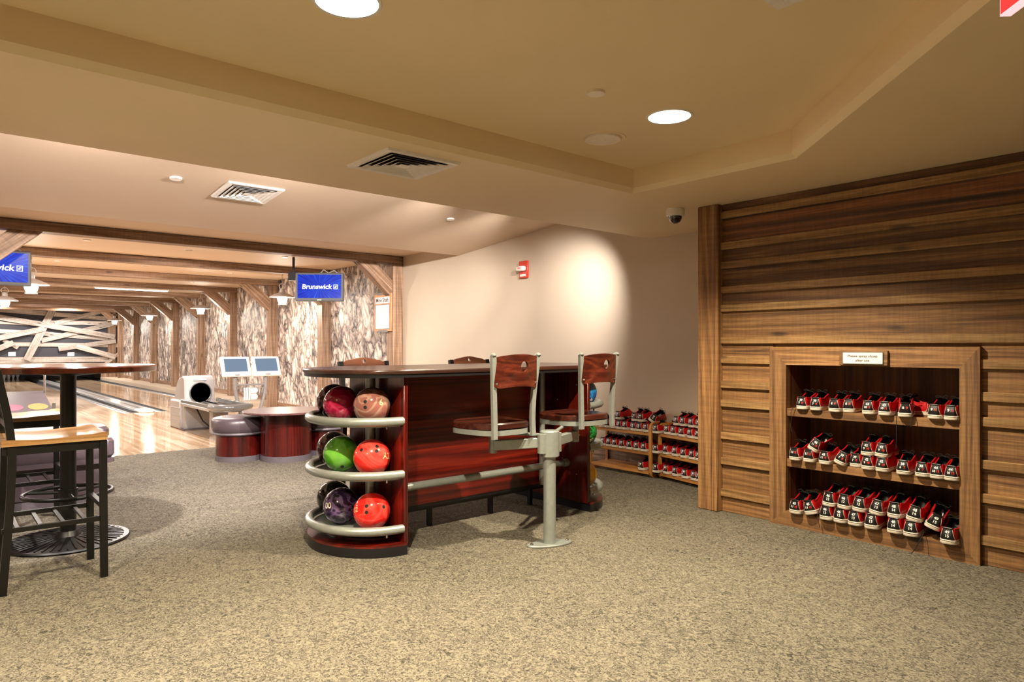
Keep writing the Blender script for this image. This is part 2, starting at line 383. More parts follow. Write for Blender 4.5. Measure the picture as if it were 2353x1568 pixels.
# walls
struct('wall_lane_side', MB().box(XB, XB+.12, 3.0, YE, -.1, 2.7), M_WALL)
struct('wall_left', MB().box(XL-.1, XL, YN, YE, -.1, 2.7), M_WALL)
struct('wall_near', MB().box(XL-.1, XB+.1, YN-.1, YN, -.1, 2.7), M_WALL)
struct('wall_return', MB().box(4.62, XB+.1, 2.86, 2.98, 0, 2.4), M_WALL)
struct('wall_pit', MB().box(XL, XB, YE, YE+.1, -.1, 2.7), M_DARKPANEL)
bb = struct('baseboard_lane_side', MB().box(XB-.02, XB, 3.0, 8.6, 0, .2, .004), timber('Y'))
# ceiling : tray, soffit, cove, slope, lanes
tray = [(XL, 2.95), (3.6, 2.95), (3.6, 1.85), (1.7, -.05), (XL, -.05)]
m = MB(); bev = .03
m.add([(x, y, ZT) for x, y in tray], [(0, 1, 2, 3, 4)])
for k in range(4):
    (xa, ya), (xb, yb) = tray[k], tray[k+1]; dx, dy = xb-xa, yb-ya; L = math.hypot(dx, dy); nx, ny = -dy/L*bev, dx/L*bev
    m.add([(xa, ya, ZT), (xb, yb, ZT), (xb, yb, ZC+bev), (xa, ya, ZC+bev)], [(0, 1, 2, 3)])
ins = [(XL, 2.98), (3.63, 2.98), (3.63, 1.838), (1.712, -.08), (XL, -.08)]
for k in range(4):
    m.add([tray[k]+(ZC+bev,), tray[k+1]+(ZC+bev,), ins[k+1]+(ZC,), ins[k]+(ZC,)], [(0, 1, 2, 3)])
R1 = XB+.1
m.add([(XL, 2.98, ZC), (3.63, 2.98, ZC), (R1, 2.98, ZC), (R1, 4.12, ZC), (XL, 4.12, ZC)], [(0, 1, 2, 3, 4)])
m.add([(3.63, 2.98, ZC), (3.63, 1.838, ZC), (R1, 1.838, ZC), (R1, 2.98, ZC)], [(0, 1, 2, 3)])
m.add([(3.63, 1.838, ZC), (1.712, -.08, ZC), (R1, -.08, ZC), (R1, 1.838, ZC)], [(0, 1, 2, 3)])
m.add([(XL, -.08, ZC), (R1, -.08, ZC), (R1, YN, ZC), (XL, YN, ZC)], [(0, 1, 2, 3)])
m.box(XL, R1, YN, 4.2, 2.72, 2.76)
struct('ceiling', m, M_CEIL, smooth=0)
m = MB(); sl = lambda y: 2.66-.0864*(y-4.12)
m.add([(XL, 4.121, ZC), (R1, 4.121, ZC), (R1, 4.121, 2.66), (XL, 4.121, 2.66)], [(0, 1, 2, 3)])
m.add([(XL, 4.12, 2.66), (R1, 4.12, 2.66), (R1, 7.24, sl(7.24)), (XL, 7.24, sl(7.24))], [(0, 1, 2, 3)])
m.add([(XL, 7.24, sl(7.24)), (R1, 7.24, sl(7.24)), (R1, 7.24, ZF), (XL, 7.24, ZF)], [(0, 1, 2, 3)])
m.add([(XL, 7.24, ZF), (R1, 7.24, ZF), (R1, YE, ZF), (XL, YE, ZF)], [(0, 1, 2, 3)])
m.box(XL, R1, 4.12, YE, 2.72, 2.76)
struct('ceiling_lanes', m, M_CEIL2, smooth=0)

# ------------------------------------------------------------------ wood clad wall
m = MB()
for y0, y1, z0, z1 in ((YN, 1.2, 0, 2.6), (2.34, 2.9, 0, 2.6), (1.2, 2.34, 1.15, 2.6), (1.2, 2.34, 0, .06)): m.box(4.43, 4.64, y0, y1, z0, z1)
wall_r = struct('wall_right', m, barn('Y'))
BZ = [(2.181, 2.129), (1.957, 1.903), (1.817, 1.765), (1.637, 1.585), (1.504, 1.452), (1.269, 1.22), (1.129, 1.078), (.951, .90), (.814, .762), (.579, .528), (.396, .344), (.166, .113)]
def board(name, y0, y1, z0, z1, x0, x1, b=.003):
    L = y1-y0
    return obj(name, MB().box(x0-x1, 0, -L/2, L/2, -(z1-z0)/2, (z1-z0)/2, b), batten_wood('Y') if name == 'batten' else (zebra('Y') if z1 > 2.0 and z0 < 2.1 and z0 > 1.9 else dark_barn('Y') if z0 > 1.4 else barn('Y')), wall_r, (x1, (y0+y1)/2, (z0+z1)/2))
edges = [2.235]+[z for p in BZ for z in p]+[0.0]
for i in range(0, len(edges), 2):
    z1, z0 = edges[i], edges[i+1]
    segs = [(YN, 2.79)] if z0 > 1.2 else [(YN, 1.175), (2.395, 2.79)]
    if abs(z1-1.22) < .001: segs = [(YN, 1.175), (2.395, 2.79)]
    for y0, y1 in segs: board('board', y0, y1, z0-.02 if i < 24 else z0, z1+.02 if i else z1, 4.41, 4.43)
for z1, z0 in BZ:
    for y0, y1 in ([(YN, 2.79)] if z0 > 1.2 else [(YN, 1.175), (2.395, 2.79)]): board('batten', y0, y1, z0, z1, 4.386, 4.41)
m = MB().box(-.14, .12, -.085, .085, 0, 2.235, .006)
po = obj('trim_1', m, barn('Z'), None, (4.49, 2.875, 0)); po['kind'] = 'structure'

# shoe cubby
cub = thing('shoe_cubby', 'built-in wooden shoe cubby with mitred frame and three shelves in plank wall', 'shelf', (4.37, 1.775, 0))
# local: x depth (+X), y along
def cubp(name, poly, x0, x1, mat):
    # poly in (y,z)
    mm = Matrix(((0, 0, 1, 0), (1, 0, 0, 0), (0, 1, 0, 0), (0, 0, 0, 1)))
    return obj(name, MB().prism(poly, x0, x1, mm), mat, cub, smooth=0)
yo0, yo1, yi0, yi1 = 1.172-1.775, 2.40-1.775, 1.27-1.775, 2.282-1.775
cubp('frame_stile', [(yi1, .10), (yo1, 0), (yo1, 1.199), (yi1, 1.078)], 0, .06, barn('Z'))
cubp('frame_stile', [(yo0, 0), (yi0, .10), (yi0, 1.078), (yo0, 1.199)], 0, .06, barn('Z'))
cubp('frame_rail', [(yi0, 1.078), (yi1, 1.078), (yo1, 1.199), (yo0, 1.199)], 0, .06, barn('Y'))
cubp('frame_rail', [(yo0, 0), (yo1, 0), (yi1, .10), (yi0, .10)], 0, .06, barn('Y'))
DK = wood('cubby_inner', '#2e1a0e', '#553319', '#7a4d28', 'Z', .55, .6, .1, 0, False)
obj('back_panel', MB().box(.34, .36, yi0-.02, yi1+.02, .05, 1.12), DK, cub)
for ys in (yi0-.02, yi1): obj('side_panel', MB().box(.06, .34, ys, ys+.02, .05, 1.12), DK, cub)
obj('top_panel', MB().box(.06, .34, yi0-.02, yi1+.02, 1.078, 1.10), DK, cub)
for z0, z1 in ((.734, .787), (.396, .449)):
    obj('shelf', MB().box(.012, .03, yi0, yi1, z0, z1, .002), barn('Y'), cub)
    obj('shelf_board', MB().box(.03, .34, yi0, yi1, z1-.02, z1-.002), barn('Y'), cub)
obj('shelf_board', MB().box(.06, .34, yi0, yi1, .08, .10), barn('Y'), cub)
sg = thing('sign', 'small white sign reading Please spray shoes after use above the cubby', 'sign', (4.37, 1.779, 1.13))
obj('backing_board', MB().box(-.022, 0, -.142, .142, -.045, .045, .002), barn('Y'), sg)
obj('plate', MB().box(-.027, -.022, -.118, .118, -.036, .036, .002), M_PAPER, sg)
for y0, y1, z0, z1 in ((-.118, .118, .033, .037), (-.118, .118, -.037, -.033), (-.119, -.115, -.037, .037), (.115, .119, -.037, .037)):
    obj('border', MB().box(-.0285, -.027, y0, y1, z0, z1), M_SILVER, sg)
def wall_text(body, size, parent, x, y, z, mat, name='lettering', ny=True, sx=1.0):
    # readable from -X side
    v, f = text(body, size); mb = MB().add([(x, y-p.x*sx, z+p.y) for p in v], f); return obj(name, mb, mat, parent, smooth=0)
wall_text('Please spray shoes', .021, sg, -.0275, 0, .011, M_TEXTD, sx=1.12)
wall_text('after use', .021, sg, -.0275, 0, -.016, M_TEXTD, sx=1.12)

# ------------------------------------------------------------------ shoes
SL = .285
stx = [0, .004, .012, .024, .045, .08, .115, .145, .18, .215, .245, .265, .278, .285]
stw = [.020, .0275, .0335, .0365, .0378, .0375, .0385, .0425, .0475, .0495, .0455, .037, .024, .008]
def interp(x, xs, ys):
    if x <= xs[0]: return ys[0]
    for i in range(len(xs)-1):
        if x <= xs[i+1]: return ys[i]+(ys[i+1]-ys[i])*(x-xs[i])/(xs[i+1]-xs[i])
    return ys[-1]
top_o = [.084, .084, .083, .081, .077, .078, .092, .104, .092, .072, .055, .046, .040, .034]   # collar or instep height
def shoe_meshes():
    out = {}
    # sole: prism-like with layers
    ring = [(x, wd+.0035) for x, wd in zip(stx, stw)]; ring[0] = (-.004, .018); ring[-1] = (SL+.004, .010)
    poly = [(x, -wd) for x, wd in ring]+[(x, wd) for x, wd in reversed(ring)]
    out['sole'] = (MB().prism(poly, 0, .024, bev=.002), M_SOLE)
    k = [(x+(-.0012 if i in (0,) else (.0012 if i == len(ring)-1 else 0)), wd+.0009) for i, (x, wd) in enumerate(ring)]
    poly2 = [(x, -wd) for x, wd in k]+[(x, wd) for x, wd in reversed(k)]
    out['sole_stripe'] = (MB().prism(poly2, .0165, .0185), M_LINE)
    # loft sections
    secs = []
    for i, x in enumerate(stx):
        wd = stw[i]; h = top_o[i]; opn = x < .15
        pts = []
        if opn:
            tw = wd*.86 if x > .03 else wd*.9
            xs = x+.012*(1-min(1, x/.03))      # lean of the heel top
            prof = [(x, wd, .022), (x, wd*1.03, .045), ((x+xs)/2, (wd+tw)/2*1.02, h*.85), (xs, tw, h), (xs+.004, tw*.86, h-.003), (xs+.006, tw*.8, .055), (xs+.006, tw*.5, .034), (xs+.006, 0, .034)]
        else:
            prof = [(x, wd, .022), (x, wd*1.02, .022+(h-.022)*.35), (x, wd*.9, .022+(h-.022)*.7), (x, wd*.62, .022+(h-.022)*.92), (x, wd*.45, h*.985), (x, wd*.3, h), (x, wd*.15, h*1.01), (x, 0, h*1.01)]
        full = [(a, -b, c) for a, b, c in prof]+[(a, b, c) for a, b, c in prof[-2::-1]]
        secs.append(full)
    n = len(secs[0]); up, ln = MB(), MB(); V = [p for s_ in secs for p in s_]
    fo, fi = [], []
    for i in range(len(secs)-1):
        for j in range(n-1):
            q = (i*n+j, (i+1)*n+j, (i+1)*n+j+1, i*n+j+1); inner = 3 <= j <= n-5
            (fi if (inner and stx[i] < .15) else fo).append(q)
    s0 = secs[0]
    def sub(fs):
        used = sorted({a for q in fs for a in q}); mp = {a: k for k, a in enumerate(used)}; return [V[a] for a in used], [tuple(mp[a] for a in q) for q in fs]
    up.add(*sub(fo)); ln.add(*sub(fi))
    # heel end cap (outer) and toe cap
    cap = [s0[0], s0[1], s0[2], s0[3]]; cap2 = [s0[-1], s0[-2], s0[-3], s0[-4]]
    for a in range(3): up.add([cap[a], cap2[a], cap2[a+1], cap[a+1]], [(0, 1, 2, 3)])
    up.add(secs[-1], [tuple(range(n))])
    out['upper'] = (up, M_RED); out['lining'] = (ln, M_SBLACK)
    def heelx(y, z):
        a = abs(y); x = interp(a, stw[:5], stx[:5]) if a > stw[0] else 0
        lean = .012*max(0, (z-.045)/.04)*(1-min(1, x/.03)); return x+max(0, lean)
    out['_heelx'] = heelx
    hc = MB(); ny, nz = 12, 7; vv = []; 
    for b in range(nz):
        z = .024+(.078-.024)*b/(nz-1); hw = .0355-(.0355-.0225)*b/(nz-1)
        for a in range(ny+1):
            y = -hw+2*hw*a/ny; vv.append((heelx(y, z)-.0022, y, z))
    hc.add(vv, [(b*(ny+1)+a, b*(ny+1)+a+1, (b+1)*(ny+1)+a+1, (b+1)*(ny+1)+a) for b in range(nz-1) for a in range(ny)])
    out['heel_counter'] = (hc, M_SBLACK)
    pp = []
    for sgn in (-1, 1):
        pts = [(heelx(.0355-(.013)*b/6, .024+.054*b/6)-.0025, sgn*(.0355-.013*b/6), .024+.054*b/6) for b in range(7)]
        pp.append(MB().tube(pts, .0011, 6))
    out['piping'] = pp
    cr = [(heelx(y, .083)-.001, y, .0835) for y in [-.0235+.047*a/8 for a in range(9)]]
    out['collar'] = (MB().tube(cr, .0058, 8), M_SBLACK)
    cl = []
    for sgn in (-1, 1):
        cl.append([(p[0], p[1]*1.0, p[2]) for p in [(s_[3][0], sgn*abs(s_[3][1])*.97, s_[3][2]) for s_ in secs[2:8]]])
    out['collar_edge'] = [(MB().tube(c, .0042, 7), M_RED) for c in cl]
    tg = MB().prism([(.112, -.022), (.19, -.018), (.19, .018), (.112, .022)], 0, .006, Matrix.Translation((0, 0, .119)) @ Matrix.Rotation(.33, 4, 'Y') @ Matrix.Translation((0, 0, 0)))
    tgv = [(-.0, 0, 0)]
    t2 = MB(); rows = [(.100, .128, .020), (.122, .120, .022), (.15, .109, .02), (.185, .093, .016)]
    vv = []
    for x, z, wd in rows:
        for a in range(7): y = -wd+2*wd*a/6; vv.append((x, y, z-.006*(y/wd)**2))
        for a in range(7): y = -wd+2*wd*a/6; vv.append((x, y, z-.006*(y/wd)**2-.005))
    ff = []
    for r in range(3):
        for a in range(6):
            o = r*14+a; ff += [(o, o+1, o+15, o+14), (o+8, o+7, o+21, o+22)]
    ff += [(a, a+7, a+8, a+1) for a in range(6)]
    t2.add(vv, ff); out['tongue'] = (t2, M_SBLACK)
    la = []
    for k in range(4):
        x = .135+.016*k; z = interp(x, [r[0] for r in rows], [r[1] for r in rows])+.003
        la.append(MB().tube([(x, -.026, z-.008), (x+.004, 0, z+.002), (x+.008, .026, z-.009)], .002, 5))
    bow = MB().tube([(.13, .0, .121), (.125, .02, .134), (.12, .036, .128), (.125, .03, .116), (.13, 0, .120), (.124, -.02, .137), (.12, -.036, .132), (.126, -.026, .118), (.13, 0, .120)], .0022, 5)
    out['lace'] = la+[bow]
    return out
SM = shoe_meshes(); HEELX = SM.pop('_heelx')
def mk_parts():
    P = []
    for nm in ('sole', 'sole_stripe', 'upper', 'lining', 'heel_counter', 'collar', 'tongue'):
        mb, mt = SM[nm]; me = mb.mesh('shoe_'+nm, 50); me.materials.append(mt); P.append((nm, me))
    for mb in SM['piping']: me = mb.mesh('shoe_piping'); me.materials.append(M_PIPE); P.append(('piping', me))
    for mb, mt in SM['collar_edge']: me = mb.mesh('shoe_collar_edge'); me.materials.append(mt); P.append(('collar_edge', me))
    for mb in SM['lace']: me = mb.mesh('shoe_lace'); me.materials.append(M_LACE); P.append(('lace', me))
    return P
SHOE = mk_parts(); _num = {}
def num_mesh(key):
    # key: (top white, low white, low red)
    if key in _num: return _num[key]
    a, b, c = key; W, R = MB(), MB()
    def put(mb, s_, y0, z0, size):
        v, f = text(s_, size); mb.add([(HEELX(y0-p.x, z0+p.y)-.0032, y0-p.x, z0+p.y) for p in v], f)
    if a:
        put(W, a, 0, .0635, .021)
        if c: put(W, b, .011, .0435, .019); put(R, c, -.011, .0435, .019)
        else: put(W, b, 0, .0435, .021)
    else:
        put(W, b, .010, .055, .021); put(R, c, -.010, .055, .021)
    res = []
    for mb, mt in ((W, M_NUMW), (R, M_NUMR)):
        if mb.v: me = mb.mesh('shoe_number', 0); me.materials.append(mt); res.append(me)
    _num[key] = res; return res
def shoe(loc, rz, key, label, group, roll=0, pitch=0, sc=1.0, extra=None):
    t = thing('bowling_shoe', label, 'shoe', loc, 0, group)
    t.rotation_euler = (roll, pitch, rz); t.scale = (sc, sc, sc)
    for nm, me in SHOE: link(nm, me, None, t)
    for me in num_mesh(key): link('size_number', me, None, t)
    if extra:
        for pts in extra: obj('lace', MB().tube(pts, .0022, 5), M_LACE, t)
    return t
S_, C_ = math.sin(math.radians(40.566)), math.cos(math.radians(40.566))
def y_at(u, x):
    r = (u-1176.5)/1569.09; return x*(C_-r*S_)/(S_+r*C_)
ORD = ['first', 'second', 'third', 'fourth', 'fifth', 'sixth', 'seventh', 'eighth', 'ninth', 'tenth', 'eleventh', 'twelfth', 'thirteenth', 'fourteenth', 'fifteenth', 'sixteenth']
XH = 4.372
def lab(key): return (key[0] or key[1])
K39, K68, K43, K89, K911, K1112 = ('39', '7', '8'), ('', '6', '8'), ('43', '10', '11'), ('', '8', '9'), ('', '9', '11'), ('', '11', '12')
K45, K42, K38, K44 = ('45', '11', '13'), ('42', '9', '10'), ('38', '6', '7'), ('44', '10', '12')
K46, K47, K48, K49 = ('46', '12', ''), ('47', '13', ''), ('48', '14', ''), ('49', '15', '')
hang1 = [[(.02, .05, .012), (.0, .062, .0), (-.012, .066, -.03), (-.012, .062, -.07), (-.012, .066, -.12), (-.01, .06, -.16)]]
hang7 = [[(.15, .03, .08), (.06, .05, .03), (-.004, .045, -.002), (-.012, .045, -.06), (-.012, .047, -.2)], [(.15, -.03, .08), (.05, -.052, .06), (-.005, -.035, .0), (-.012, -.03, -.06)]]
hang32 = [[(.1, -.05, .05), (.02, -.05, .02), (-.008, -.045, -.01), (-.008, -.04, -.08)]]
hang38 = [[(.1, -.05, .05), (.02, -.06, .02), (-.008, -.05, -.01), (-.012, -.03, -.06), (-.02, -.01, -.09)]]
rowA = [(1840, K39, 0, 0, 0, hang1), (1872, K39, 0, 0, .06, None), (1914.7, K68, -.012, 0, 0, None), (1948, K68, .03, 0, .05, None), (1992.8, K43, -.006, 0, 0, None), (2031, K43, -.008, 0, .05, None), (2079.6, K89, -.015, 0, .3, hang7), (2144.7, K911, -.004, 0, -.06, None), (2183.5, K911, -.006, 0, 0, None)]
for i, (u, k, dx, roll, rz, ex) in enumerate(rowA):
    x = XH+dx-.02; shoe((x, y_at(u, x), .789), rz, k, 'red and black bowling shoe, %s from the left on the cubby top shelf' % ORD[i], 'shoes in the wall cubby', roll, 0, .95, ex)
shoe((4.55, y_at(2140, 4.55), .789), 1.3, K89, 'red bowling shoe lying crosswise behind the row on the cubby top shelf', 'shoes in the wall cubby', 0, 0, .92)
rowB = [(1823, K1112, -.014, 0, 0), (1856, K1112, -.012, 0, .05), (1892, K45, -.015, 0, .02), (1926, K39, -.004, .38, .05), (1963.7, K39, .03, 0, 0), (1990.8, K42, -.006, 0, 0), (2025, K42, -.012, 0, .1), (2073.5, K38, -.014, 0, .08), (2116, K38, -.006, 0, 0), (2150, K44, -.008, 0, -.04), (2184, K44, -.008, 0, -.02)]
for i, (u, k, dx, roll, rz) in enumerate(rowB):
    x = XH+dx-.02; shoe((x, y_at(u, x), .451+(.03*abs(roll))), rz, k, 'red and black bowling shoe, %s from left in lower row, cubby middle shelf' % ORD[i], 'shoes in the wall cubby', roll, 0, .95)
for u, z, k, roll, rz, lb in ((1864, .528, K45, .5, .05, 'bowling shoe tilted on top of two others at left of the cubby middle shelf'), (1989.7, .536, K42, 0, 0, 'bowling shoe marked 42 stacked second layer, left one, on the cubby middle shelf'), (2023, .536, K42, .08, .12, 'bowling shoe marked 42 stacked second layer, right one, on the cubby middle shelf')):
    shoe((XH-.02, y_at(u, XH-.02), z), rz, k, lb, 'shoes in the wall cubby', roll, 0, .95)
rowC = [(1824, K45, -.012, .03, 0, None), (1862, K45, -.012, -.25, .1, hang32), (1895, K46, -.014, 0, 0, None), (1927, K46, -.016, 0, 0, None), (1960.5, K47, -.018, 0, 0, None), (2000.5, K47, -.02, 0, .12, None), (2052, K48, -.02, 0, 0, None), (2091, K48, -.02, 0, .1, hang38), (2176, K49, -.03, 0, 0, None)]
for i, (u, k, dx, roll, rz, ex) in enumerate(rowC):
    x = XH+dx-.035; shoe((x, y_at(u, x), .101+.06*abs(roll)), rz, k, 'red and black bowling shoe, %s from left in lower row, cubby bottom shelf' % ORD[i], 'shoes in the wall cubby', roll, 0, 1.04, ex)
rowD = [(1901, K46, .06, 0), (1936, K46, .06, 0), (1971, K47, .08, .04), (2010, K47, .16, .05), (2052.6, K48, .02, 0), (2096.5, K48, .18, .1), (2140, K49, .36, .2)]
for i, (u, k, roll, rz) in enumerate(rowD):
    x = XH-.045; shoe((x, y_at(u, x), .190 if i < 6 else .165), rz, k, 'red and black bowling shoe, %s from left in upper layer, cubby bottom shelf' % ORD[i], 'shoes in the wall cubby', roll, 0, 1.04)

# shoe racks
def shoe_rack(label, loc, rz, L):
    t = thing('shoe_rack', label, 'shoe rack', loc, rz)   # local x depth 0..0.28 , y from 0 to L (towards +Y)
    D = .27
    for ys in (0.0, L):
        pts = []
        for cx, cz, a0 in ((.05, .05, PI), (D-.05, .05, 1.5*PI), (D-.05, .455, 0), (.05, .455, .5*PI)):
            for k in range(5): an = a0+k*PI/8; pts.append((cx+.05*math.cos(an), cz+.05*math.sin(an)))
        inn = [(D/2+(x-D/2)*(1-.044/D), .2525+(z-.2525)*(1-.04/.5)) for x, z in pts]
        mb = MB(); n = len(pts); y0, y1 = ys-.014, ys+.014
        v = [(x, y0, z) for x, z in pts]+[(x, y1, z) for x, z in pts]+[(x, y0, z) for x, z in inn]+[(x, y1, z) for x, z in inn]; f = []
        for k in range(n):
            j = (k+1) % n; f += [(k, j, n+j, n+k), (2*n+k, 3*n+k, 3*n+j, 2*n+j), (k, 2*n+k, 2*n+j, j), (n+k, n+j, 3*n+j, 3*n+k)]
        mb.add(v, f); obj('end_frame', mb, bamboo('Z'), t)
    for z in (.06, .235, .415):
        for x in (.008, D-.008): obj('rail', MB().box(x-.009, x+.009, .014, L-.014, z-.03, z, .003), bamboo('Y'), t)
        me = None
        for k in range(6):
            x = .045+k*.037; obj('slat', MB().box(x-.011, x+.011, .014, L-.014, z-.012, z-.002, .002), bamboo('Y'), t)
    return t
shoe_rack('bamboo shoe rack beside the counter with a nearly empty bottom shelf', (5.0, 3.91, 0), 0, .74)
rk2 = shoe_rack('bamboo shoe rack next to the dark wooden corner post, filled on every shelf', (4.915, 3.25, 0), -math.radians(12), .60)
def rack_row(us, z, lb, key, x0=4.99, dz=0, rot=0, sc=.9, slope=0.):
    for i, u in enumerate(us):
        x = x0
        for _ in range(3): y = y_at(u, x); x = x0+slope*(y-3.84)
        shoe((x, y, z), random.uniform(-.06, .1)+rot, random.choice(key), 'dark bowling shoe, %s from left %s' % (ORD[i], lb), 'shoes on the bamboo racks', 0, 0, sc)
ux = lambda x: 1360+x/8.254
rack_row([ux(x) for x in (170, 275, 385, 495, 610, 765, 880, 1005, 1190)], .417, 'on top of the counter-side rack, front row', (K46, K48, K43))
rack_row([ux(x) for x in (480, 790, 905)], .50, 'in the second layer atop the counter-side rack', (K43, K44), 5.04)
rack_row([ux(x) for x in (185, 300, 410, 550, 690, 825, 965, 1190)], .237, 'on the middle shelf of the counter-side rack', (K38, K39))
rack_row([ux(x) for x in (915, 1195)], .062, 'on the bottom shelf of the counter-side rack', (K38,))
rack_row([ux(x) for x in (1400, 1525, 1680, 1840, 1990)], .417, 'on top of the post-side rack, front row', (K42, K39), 5.03, 0, -.2, .9, .2)
rack_row([ux(x) for x in (1580, 1705, 1860, 2000)], .50, 'in the second layer atop the post-side rack', (K42, K39), 5.09, 0, -.2, .9, .2)
rack_row([ux(x) for x in (1375, 1550, 1715, 1875, 2000)], .237, 'on the middle shelf of the post-side rack', (K38, K39), 5.03, 0, -.2, .9, .2)
rack_row([ux(x) for x in (1380, 1560, 1740, 1910, 2010)], .062, 'on the bottom shelf of the post-side rack', (K38, K39), 5.03, 0, -.2, .9, .2)
shoe((5.06, y_at(ux(960), 5.06), .50), .2, K46, 'dark bowling shoe standing steeply tilted on top of the rack beside the counter', 'shoes on the bamboo racks', -.9, 0, .95)
shoe((5.06, y_at(ux(1110), 5.06), .51), .2, K46, 'dark bowling shoe lying tilted at the top right end of the rack beside the counter', 'shoes on the bamboo racks', .6, 0, .95)

# ------------------------------------------------------------------ counter with ball racks
ctr = thing('scoring_counter', 'long cherry wood bar counter with round end ball racks', 'counter', (2.87, 3.81, 0))
CX, CY = 2.87, 3.81
XLp, XRp = 2.104-CX, 3.645-CX        # end panels
def racetrack(xl, xr, ry, rx, n=20):
    pts = [(xl-rx*math.sin(PI*k/n), -ry*math.cos(PI*k/n)) for k in range(n+1)]
    pts = [(xl+(-rx)*math.sin(PI*k/n), ry*math.cos(PI*k/n)) for k in range(n+1)]+[(xr+rx*math.sin(PI*k/n), -ry*math.cos(PI*k/n)) for k in range(n+1)]
    return pts
obj('counter_top', MB().prism(racetrack(XLp, XRp, .465, .40), 1.043, 1.067, bev=.006), wood('dark_top', '#2b1512', '#3d211b', '#4a2b22', 'X', .32, .5, .05, .3, False), ctr)
obj('counter_edge', MB().prism(racetrack(XLp, XRp, .455, .39), 1.022, 1.043), M_BLACKPL, ctr)
for xp in (XLp, XRp):
    e = obj('end_panel', MB().box(xp-.014, xp+.014, -.41, .26, .06, 1.022, .002), cherry('Z'), ctr)
    for y, z in ((-.3, .92), (-.1, .8), (-.3, .6), (-.33, .55), (-.15, .36), (-.3, .26), (-.05, .26)):
        sgn = 1 if xp == XLp else -1
        obj('bolt', MB().sphere((xp-.014*1, y, z), .006, 10, 6), M_CHROME, ctr) if xp == XRp else None
obj('front_panel', MB().box(XLp+.014, XRp-.014, -.04, -.015, .17, 1.022), cherry('X'), ctr)
obj('bottom_rail', MB().box(XLp+.014, XRp-.014, -.035, .0, .13, .17), M_BLACKPL, ctr)
for lx in (-.31, .215, .60): obj('leg', MB().box(lx-.014, lx+.014, .02, .05, 0, .14), M_BLACKPL, ctr)
obj('foot_rail', MB().tube([(XLp+.014, -.20, .335), (XRp-.02, -.20, .335)], .0245, 16), M_SILVER, ctr)
obj('rail_flange', MB().tube([(XRp-.05, -.20, .335), (XRp-.014, -.20, .335)], .03, 16), M_SILVER, ctr)
obj('support_post', MB().cyl((.62, -.08), .022, .17, 1.022), M_SILVER, ctr)
for sgn, xp in ((-1, XLp), (1, XRp)):
    n = 24
    def half(r, extra=0, k=sgn, xp=xp): return [(xp+k*extra, -r*1.0)]+[(xp+k*(extra+r*.88*math.sin(PI*i/n)), -r*math.cos(PI*i/n)) for i in range(n+1)]+[(xp+k*extra, r)]
    obj('base_plinth', MB().prism(half(.425)[::-sgn], 0, .055), M_BLACKPL, ctr)
    obj('base_top', MB().prism(half(.425)[::-sgn], .055, .067), cherry('X'), ctr)
    obj('base_riser', MB().prism(half(.30)[::-sgn], .067, .08), cherry('X'), ctr)
    obj('rack_post', MB().cyl((xp+sgn*.06, -.10), .03, .067, 1.022), M_SILVER, ctr)
    for z in (.769, .461, .146):
        pts = [(xp+sgn*(.012+.355*math.sin(PI*i/n)), -.395*math.cos(PI*i/n), z) for i in range(n+1)]
        rl = obj('ball_rail', MB().tube(pts, .025, 14), M_SILVER, ctr)
        tr = [(xp+sgn*(.012+.33*math.sin(PI*i/n)), -.37*math.cos(PI*i/n)) for i in range(n+1)]
        obj('ball_tray', MB().prism(tr[::-sgn], z-.034, z-.024), M_SILVER, ctr)
        obj('stud', MB().cyl((xp+sgn*.1, -.365), .006, z-.045, z-.02, 8), M_CHROME, ctr)
M_BALL = {}
def ball(loc, c1, c2, label, holes=(), sc=7, marks=()):
    t = thing('bowling_ball', label, 'bowling ball', loc, 0, 'balls on the counter racks')
    key = (c1, c2)
    if key not in M_BALL: M_BALL[key] = ballmat('ball_%d' % len(M_BALL), c1, c2, sc)
    R = .108
    obj('shell', MB().sphere((0, 0, 0), R, 40, 24), M_BALL[key], t)
    # frame facing camera
    f = (Vector((0, 0, 1.2))-Vector(loc)).normalized(); rt = Vector((0, 0, 1)).cross(f).normalized(); up = f.cross(rt)
    for a, b in holes:     # px offsets in ball radii (right, up)
        d = (rt*a+up*b+f*math.sqrt(max(0, 1-a*a-b*b))).normalized()
        q = d.to_track_quat('Z', 'Y').to_matrix().to_4x4(); mm = Matrix.Translation(d*R*.985) @ q
        obj('finger_hole', MB().lathe([(.0105, 0.0), (.0105, .0021), (.0001, .0021)], 16, m=mm), M_HOLE, t)
    for s_, a, b, size, mt in marks:
        d = (rt*a+up*b+f*math.sqrt(max(0, 1-a*a-b*b))).normalized(); e1 = (rt-d*rt.dot(d)).normalized(); e2 = d.cross(e1)
        v, fc = text(s_, size); obj('marking', MB().add([(d*R+e1*p.x+e2*p.y).normalized()*(R+.0006) for p in v], fc), mt, t, smooth=0)
    return t
BZt, BZm, BZb = .852, .548, .232
gold = plain('gold_print', '#d9c08a', .5, var=0)
ball((1.985, 3.585, BZt), '#8c5850', '#a88574', 'dusty pink swirled bowling ball on the top left rack', ((-.35, .22), (-.35, -.08), (-.95, -.1)), 4, (('6', .48, .16, .05, gold),))
ball((1.915, 3.835, BZt), '#9c0f38', '#c8305e', 'crimson swirled bowling ball at the left of the top rack', (), 5)
ball((1.982, 4.072, BZt), '#3a0d14', '#5a1a22', 'dark maroon bowling ball behind the crimson ball on the top rack')
ball((1.985, 3.585, BZm), '#e0231c', '#f0524a', 'bright red bowling ball on the middle rack with a letter A mark', ((-.55, .42), (.27, .58), (.25, .33)), 3, (('A2', .78, .05, .05, gold),))
ball((1.915, 3.835, BZm), '#4d9a1c', '#78c048', 'lime green swirled bowling ball on the middle rack', ((.05, -.72),), 4)
